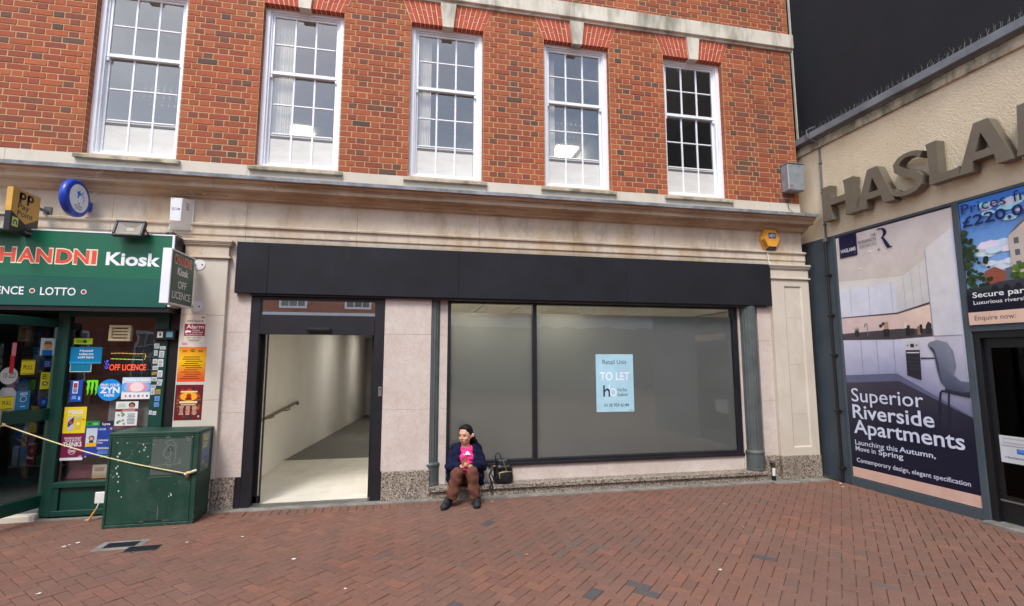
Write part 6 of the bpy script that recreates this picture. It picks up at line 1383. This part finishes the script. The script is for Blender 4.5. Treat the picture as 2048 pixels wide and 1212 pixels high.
def hair_fn(c):
    d = c - HC; a, b_, c_ = d.dot(hs), d.dot(hf), d.dot(hu); return c + hs * (.0025 * math.sin(b_ * 260 + c_ * 60))
place(blob(hc, he, .006, 2), 'hair', HAIR, per, hair_fn)
fl = MB()
for k_ in range(5): a = k_ * 1.257; q_ = H(.092, -.030 + .014 * math.cos(a), -.002 + .014 * math.sin(a)); fl.ell(q_, (.009, .009, .009), 8, 6)
fl.build('hair_clip_petals', plain('pale_petal', C(232, 214, 206), .6), per, smooth=True)
# pink top
PINK = surf('pink_jersey', C(226, 40, 120), C(238, 56, 136), 12, .8, 120, .15)
sh = blob([(V(.60, -.085, .585), .05, V(.72, -.085, .585), .05)], [(V(.66, -.055, .53), (.125, .10, .10)), (V(.66, -.06, .42), (.135, .11, .13)), (V(.61, -.115, .495), (.055, .052, .05)), (V(.71, -.115, .495), (.055, .052, .05)), (V(.66, -.05, .33), (.12, .09, .08))], .008, 6)
place(sh, 'top', PINK, per, lambda c: c + Vector((0, .004 * math.sin(c.z * 120 + c.x * 40), 0)))
p = Print(); LW = C(232, 232, 236)
for i, (x0, x1, hh) in enumerate(((-.044, -.026, .018), (-.02, .006, .034), (.012, .044, .05))):
    p.poly([(x0, -.012), (x1, -.012), (x1 - .012 - i * .004, hh - .012 + .004), (x0 + (x1 - x0) * .15 - .0 + i * .002, hh - .018)] if i < 2 else [(.012, -.012), (.044, -.012), (.008, .036), (-.006, .022)], LW, 1)
lg = p.build('chest_mark', PRINT, per); lg.matrix_local = frame(V(.663, -.178, .548), (1, 0, 0), (0, .42, 1))
# navy fleece
NAVY = surf('navy_fleece', C(22, 25, 48), C(34, 38, 64), 30, .95, 160, 1.0, .006, spec=.1)
jl = [(shL + Vector((.01, 0, .01)), .066, elL, .064), (elL, .063, wrL + Vector((-.012, .02, 0)), .043), (shL + Vector((.045, -.045, .02)), .04, V(.545, -.135, .40), .05), (V(.545, -.135, .40), .05, V(.515, -.12, .27), .055), (V(.50, -.02, .40), .07, V(.485, -.0, .22), .06), (shL + Vector((.05, .02, .045)), .035, V(.66, .02, .64), .035), (shL + Vector((.055, -.03, .045)), .026, V(.585, -.115, .58), .022)]
jr = [(shR + Vector((-.01, 0, .01)), .066, elR, .064), (elR, .063, wrR + Vector((.012, .02, 0)), .043), (shR + Vector((-.035, -.045, .02)), .04, V(.785, -.135, .40), .05), (V(.785, -.135, .40), .05, V(.815, -.12, .27), .055), (V(.82, -.02, .40), .07, V(.84, -.01, .22), .058), (V(.845, -.03, .2), .045, V(.865, -.07, .155), .02), (shR + Vector((-.05, .02, .045)), .035, V(.66, .02, .64), .035), (shR + Vector((-.05, -.03, .045)), .026, V(.745, -.115, .58), .022)]
def fold(c):
    w = c + O; return c + Vector((.004 * math.sin(w.z * 75 + w.x * 30), .005 * math.sin(w.z * 62 + w.y * 50 + 1.3), 0)) + Vector((noise.noise(w * 14), noise.noise(w * 14 + Vector((7, 0, 0))), 0)) * .006
place(blob(jl + jr, [(V(.66, .025, .45), (.17, .065, .19)), (V(.66, .035, .26), (.175, .055, .11))], .0085, 4), 'fleece_jacket', NAVY, per, fold)
# corduroy trousers
def cord():
    m, n, b = newmat('brown_corduroy'); col = ramp(n, noise_(n, 14, 6), [(.3, C(92, 52, 40)), (.7, C(120, 74, 58))]); n.links.new(col, b.inputs['Base Color']); b.inputs['Roughness'].default_value = .95
    wv = N(n, 'ShaderNodeTexWave'); wv.inputs['Scale'].default_value = 60; wv.inputs['Distortion'].default_value = 1.5; n.links.new(pos(n), wv.inputs['Vector']); bump(n, b, wv.outputs['Fac'], .35, .004); return m
CORD = cord()
tc_ = [(hipL, .095, kneeL, .070), (hipR, .095, kneeR, .070), (kneeL, .068, V(.490, -.385, .21), .067), (V(.490, -.385, .21), .067, V(.477, -.37, .125), .068), (kneeR, .068, V(.720, -.385, .21), .068), (V(.720, -.385, .21), .068, V(.735, -.37, .12), .070)]
def hem(c):
    w = c + O
    if w.z < .088 + .01 * math.sin(w.x * 60): w.z = .088 + .01 * math.sin(w.x * 60)
    w += Vector((.005 * math.sin(w.z * 55 + w.x * 20), .005 * math.sin(w.z * 48 + w.x * 30), 0)) + Vector((noise.noise(w * 16), noise.noise(w * 16 + Vector((3, 0, 0))), noise.noise(w * 13 + Vector((9, 0, 0))) * .6)) * .006; return w - O
place(blob(tc_, [(V(.665, -.01, .235), (.19, .12, .09))], .0085, 4), 'trousers', CORD, per, hem)
SHOE = surf('black_trainer', C(22, 23, 26), C(36, 38, 42), 60, .7, 150, .5); SOLE = plain('rubber_sole', C(28, 28, 30), .7)
for nm, an, dr_ in (('l', anL, Vector((-.42, -.9, 0)).normalized()), ('r', anR, Vector((-.18, -.98, 0)).normalized())):
    g0 = Vector((an.x, an.y, -.145)) ; sd_ = Vector((-dr_.y, dr_.x, 0))
    def F(a, b_, c_): return g0 + dr_ * a + sd_ * b_ + Vector((0, 0, c_))
    place(blob([(F(-.035, 0, .055), .042, F(.06, 0, .05), .042), (F(.06, 0, .045), .042, F(.145, .004, .036), .036), (F(-.03, 0, .075), .039, F(.01, 0, .085), .040), (F(.0, 0, .085), .036, F(.085, 0, .058), .036)], [(F(.15, .004, .032), (.045, .04, .03))], .006, 3), 'shoe', SHOE, per, lambda c: Vector((c.x, c.y, max(c.z, -.145 + .012))))
    sm = MB(); ol = []
    for k_ in range(20):
        t = k_ * 2 * math.pi / 20; a = .055 + .135 * math.cos(t); wd = .044 + .006 * math.cos(t); ol.append(F(a, wd * math.sin(t), 0))
    sm.add([(q_.x, q_.y, -.144) for q_ in ol] + [(q_.x, q_.y, -.122) for q_ in ol], [tuple(range(20)), tuple(range(20, 40))] + [(i, (i + 1) % 20, (i + 1) % 20 + 20, i + 20) for i in range(20)]); sm.build('shoe_sole', SOLE, per)
    MB().box(-.016, .016, -.004, .004, -.012, .012, .003).build('shoe_tab', WHITEPL, per).matrix_local = frame(F(.035, 0, .094), tuple(sd_), tuple(Vector((0, 0, .6)) - dr_))
phn = thing('mobile_phone', 'copper cased mobile phone held in both hands of the seated person', 'phone', frame(Vector((.617, -.352, .483)), (1, .1, 0), (0, .35, 1)))
MB().box(-.034, .034, -.045, .05, -.004, .004, .004).build('case', plain('copper_case', C(150, 76, 40), .35, .2), phn); MB().box(-.031, .031, -.042, .047, -.0046, -.0041).build('screen', BLKPL, phn); MB().box(-.028, -.008, .025, .045, .004, .0055, .001).build('camera_bump', plain('dark_copper', C(104, 52, 30), .3), phn)

# ================================================================== BACKPACK
bp = thing('backpack', 'small black leather backpack with gold zips standing on the granite ledge', 'backpack', at(1.135, -.005, .145))
LEA = surf('black_leather', C(18, 20, 24), C(32, 35, 40), 20, .38, 120, .3, spec=.5); ZIP = plain('gold_zip', C(196, 160, 96), .35, .6)
bl_ = blob([], [(Vector((0, 0, .13)), (.125, .07, .145)), (Vector((0, -.005, .06)), (.13, .075, .065)), (Vector((-.005, .01, .24)), (.085, .055, .06))], .008, 4)
place(bl_, 'bag_body', LEA, bp, lambda c: Vector((c.x, c.y, max(c.z, .002))))
place(blob([], [(Vector((.012, -.062, .095)), (.105, .032, .075)), (Vector((.012, -.058, .06)), (.108, .036, .055))], .007, 4), 'front_pocket', LEA, bp, lambda c: Vector((c.x, c.y, max(c.z, .003))))
place(blob([(Vector((-.055, -.045, .275)), .028, Vector((.045, -.045, .28)), .028), (Vector((-.06, -.06, .20)), .028, Vector((.065, -.06, .205)), .028)], [(Vector((0, -.05, .24)), (.085, .03, .065))], .007, 5), 'top_flap', LEA, bp)
MB().tube([(-.01, -.083, .285), (.004, -.09, .235), (.022, -.092, .185)], .004, 6).build('flap_zip', ZIP, bp); MB().tube([(.022, -.096, .185), (.024, -.1, .158)], .006, 6).build('zip_pull', ZIP, bp); MB().tube([(-.07, -.088, .14), (-.02, -.103, .155), (.05, -.104, .158), (.10, -.09, .155)], .0028, 6).build('pocket_zip', ZIP, bp); MB().tube([(-.062, -.1, .138), (-.06, -.112, .085)], .006, 6).build('zip_pull', ZIP, bp)
MB().tube([(-.085, .03, .275), (-.09, .035, .33), (-.07, .035, .36), (-.04, .033, .35), (-.02, .03, .30), (-.01, .03, .27)], .007, 8).build('grab_handle', LEA, bp, smooth=True)
MB().tube([(-.09, -.02, .26), (-.15, -.05, .20), (-.185, -.07, .12), (-.165, -.085, .05), (-.14, -.085, -.02), (-.165, -.1, -.075), (-.18, -.1, -.03), (-.17, -.09, .03)], .0105, 8).build('shoulder_strap', LEA, bp, smooth=True)
MB().tube([(-.1, -.01, .24), (-.13, -.05, .19), (-.165, -.08, .14), (-.13, -.09, .08), (-.10, -.08, .03)], .009, 8).build('shoulder_strap', LEA, bp, smooth=True)
MB().box(-.019, .019, -.006, .006, -.005, .005, .002).build('strap_buckle', ZIP, bp).matrix_local = at(-.12, -.05, .22)
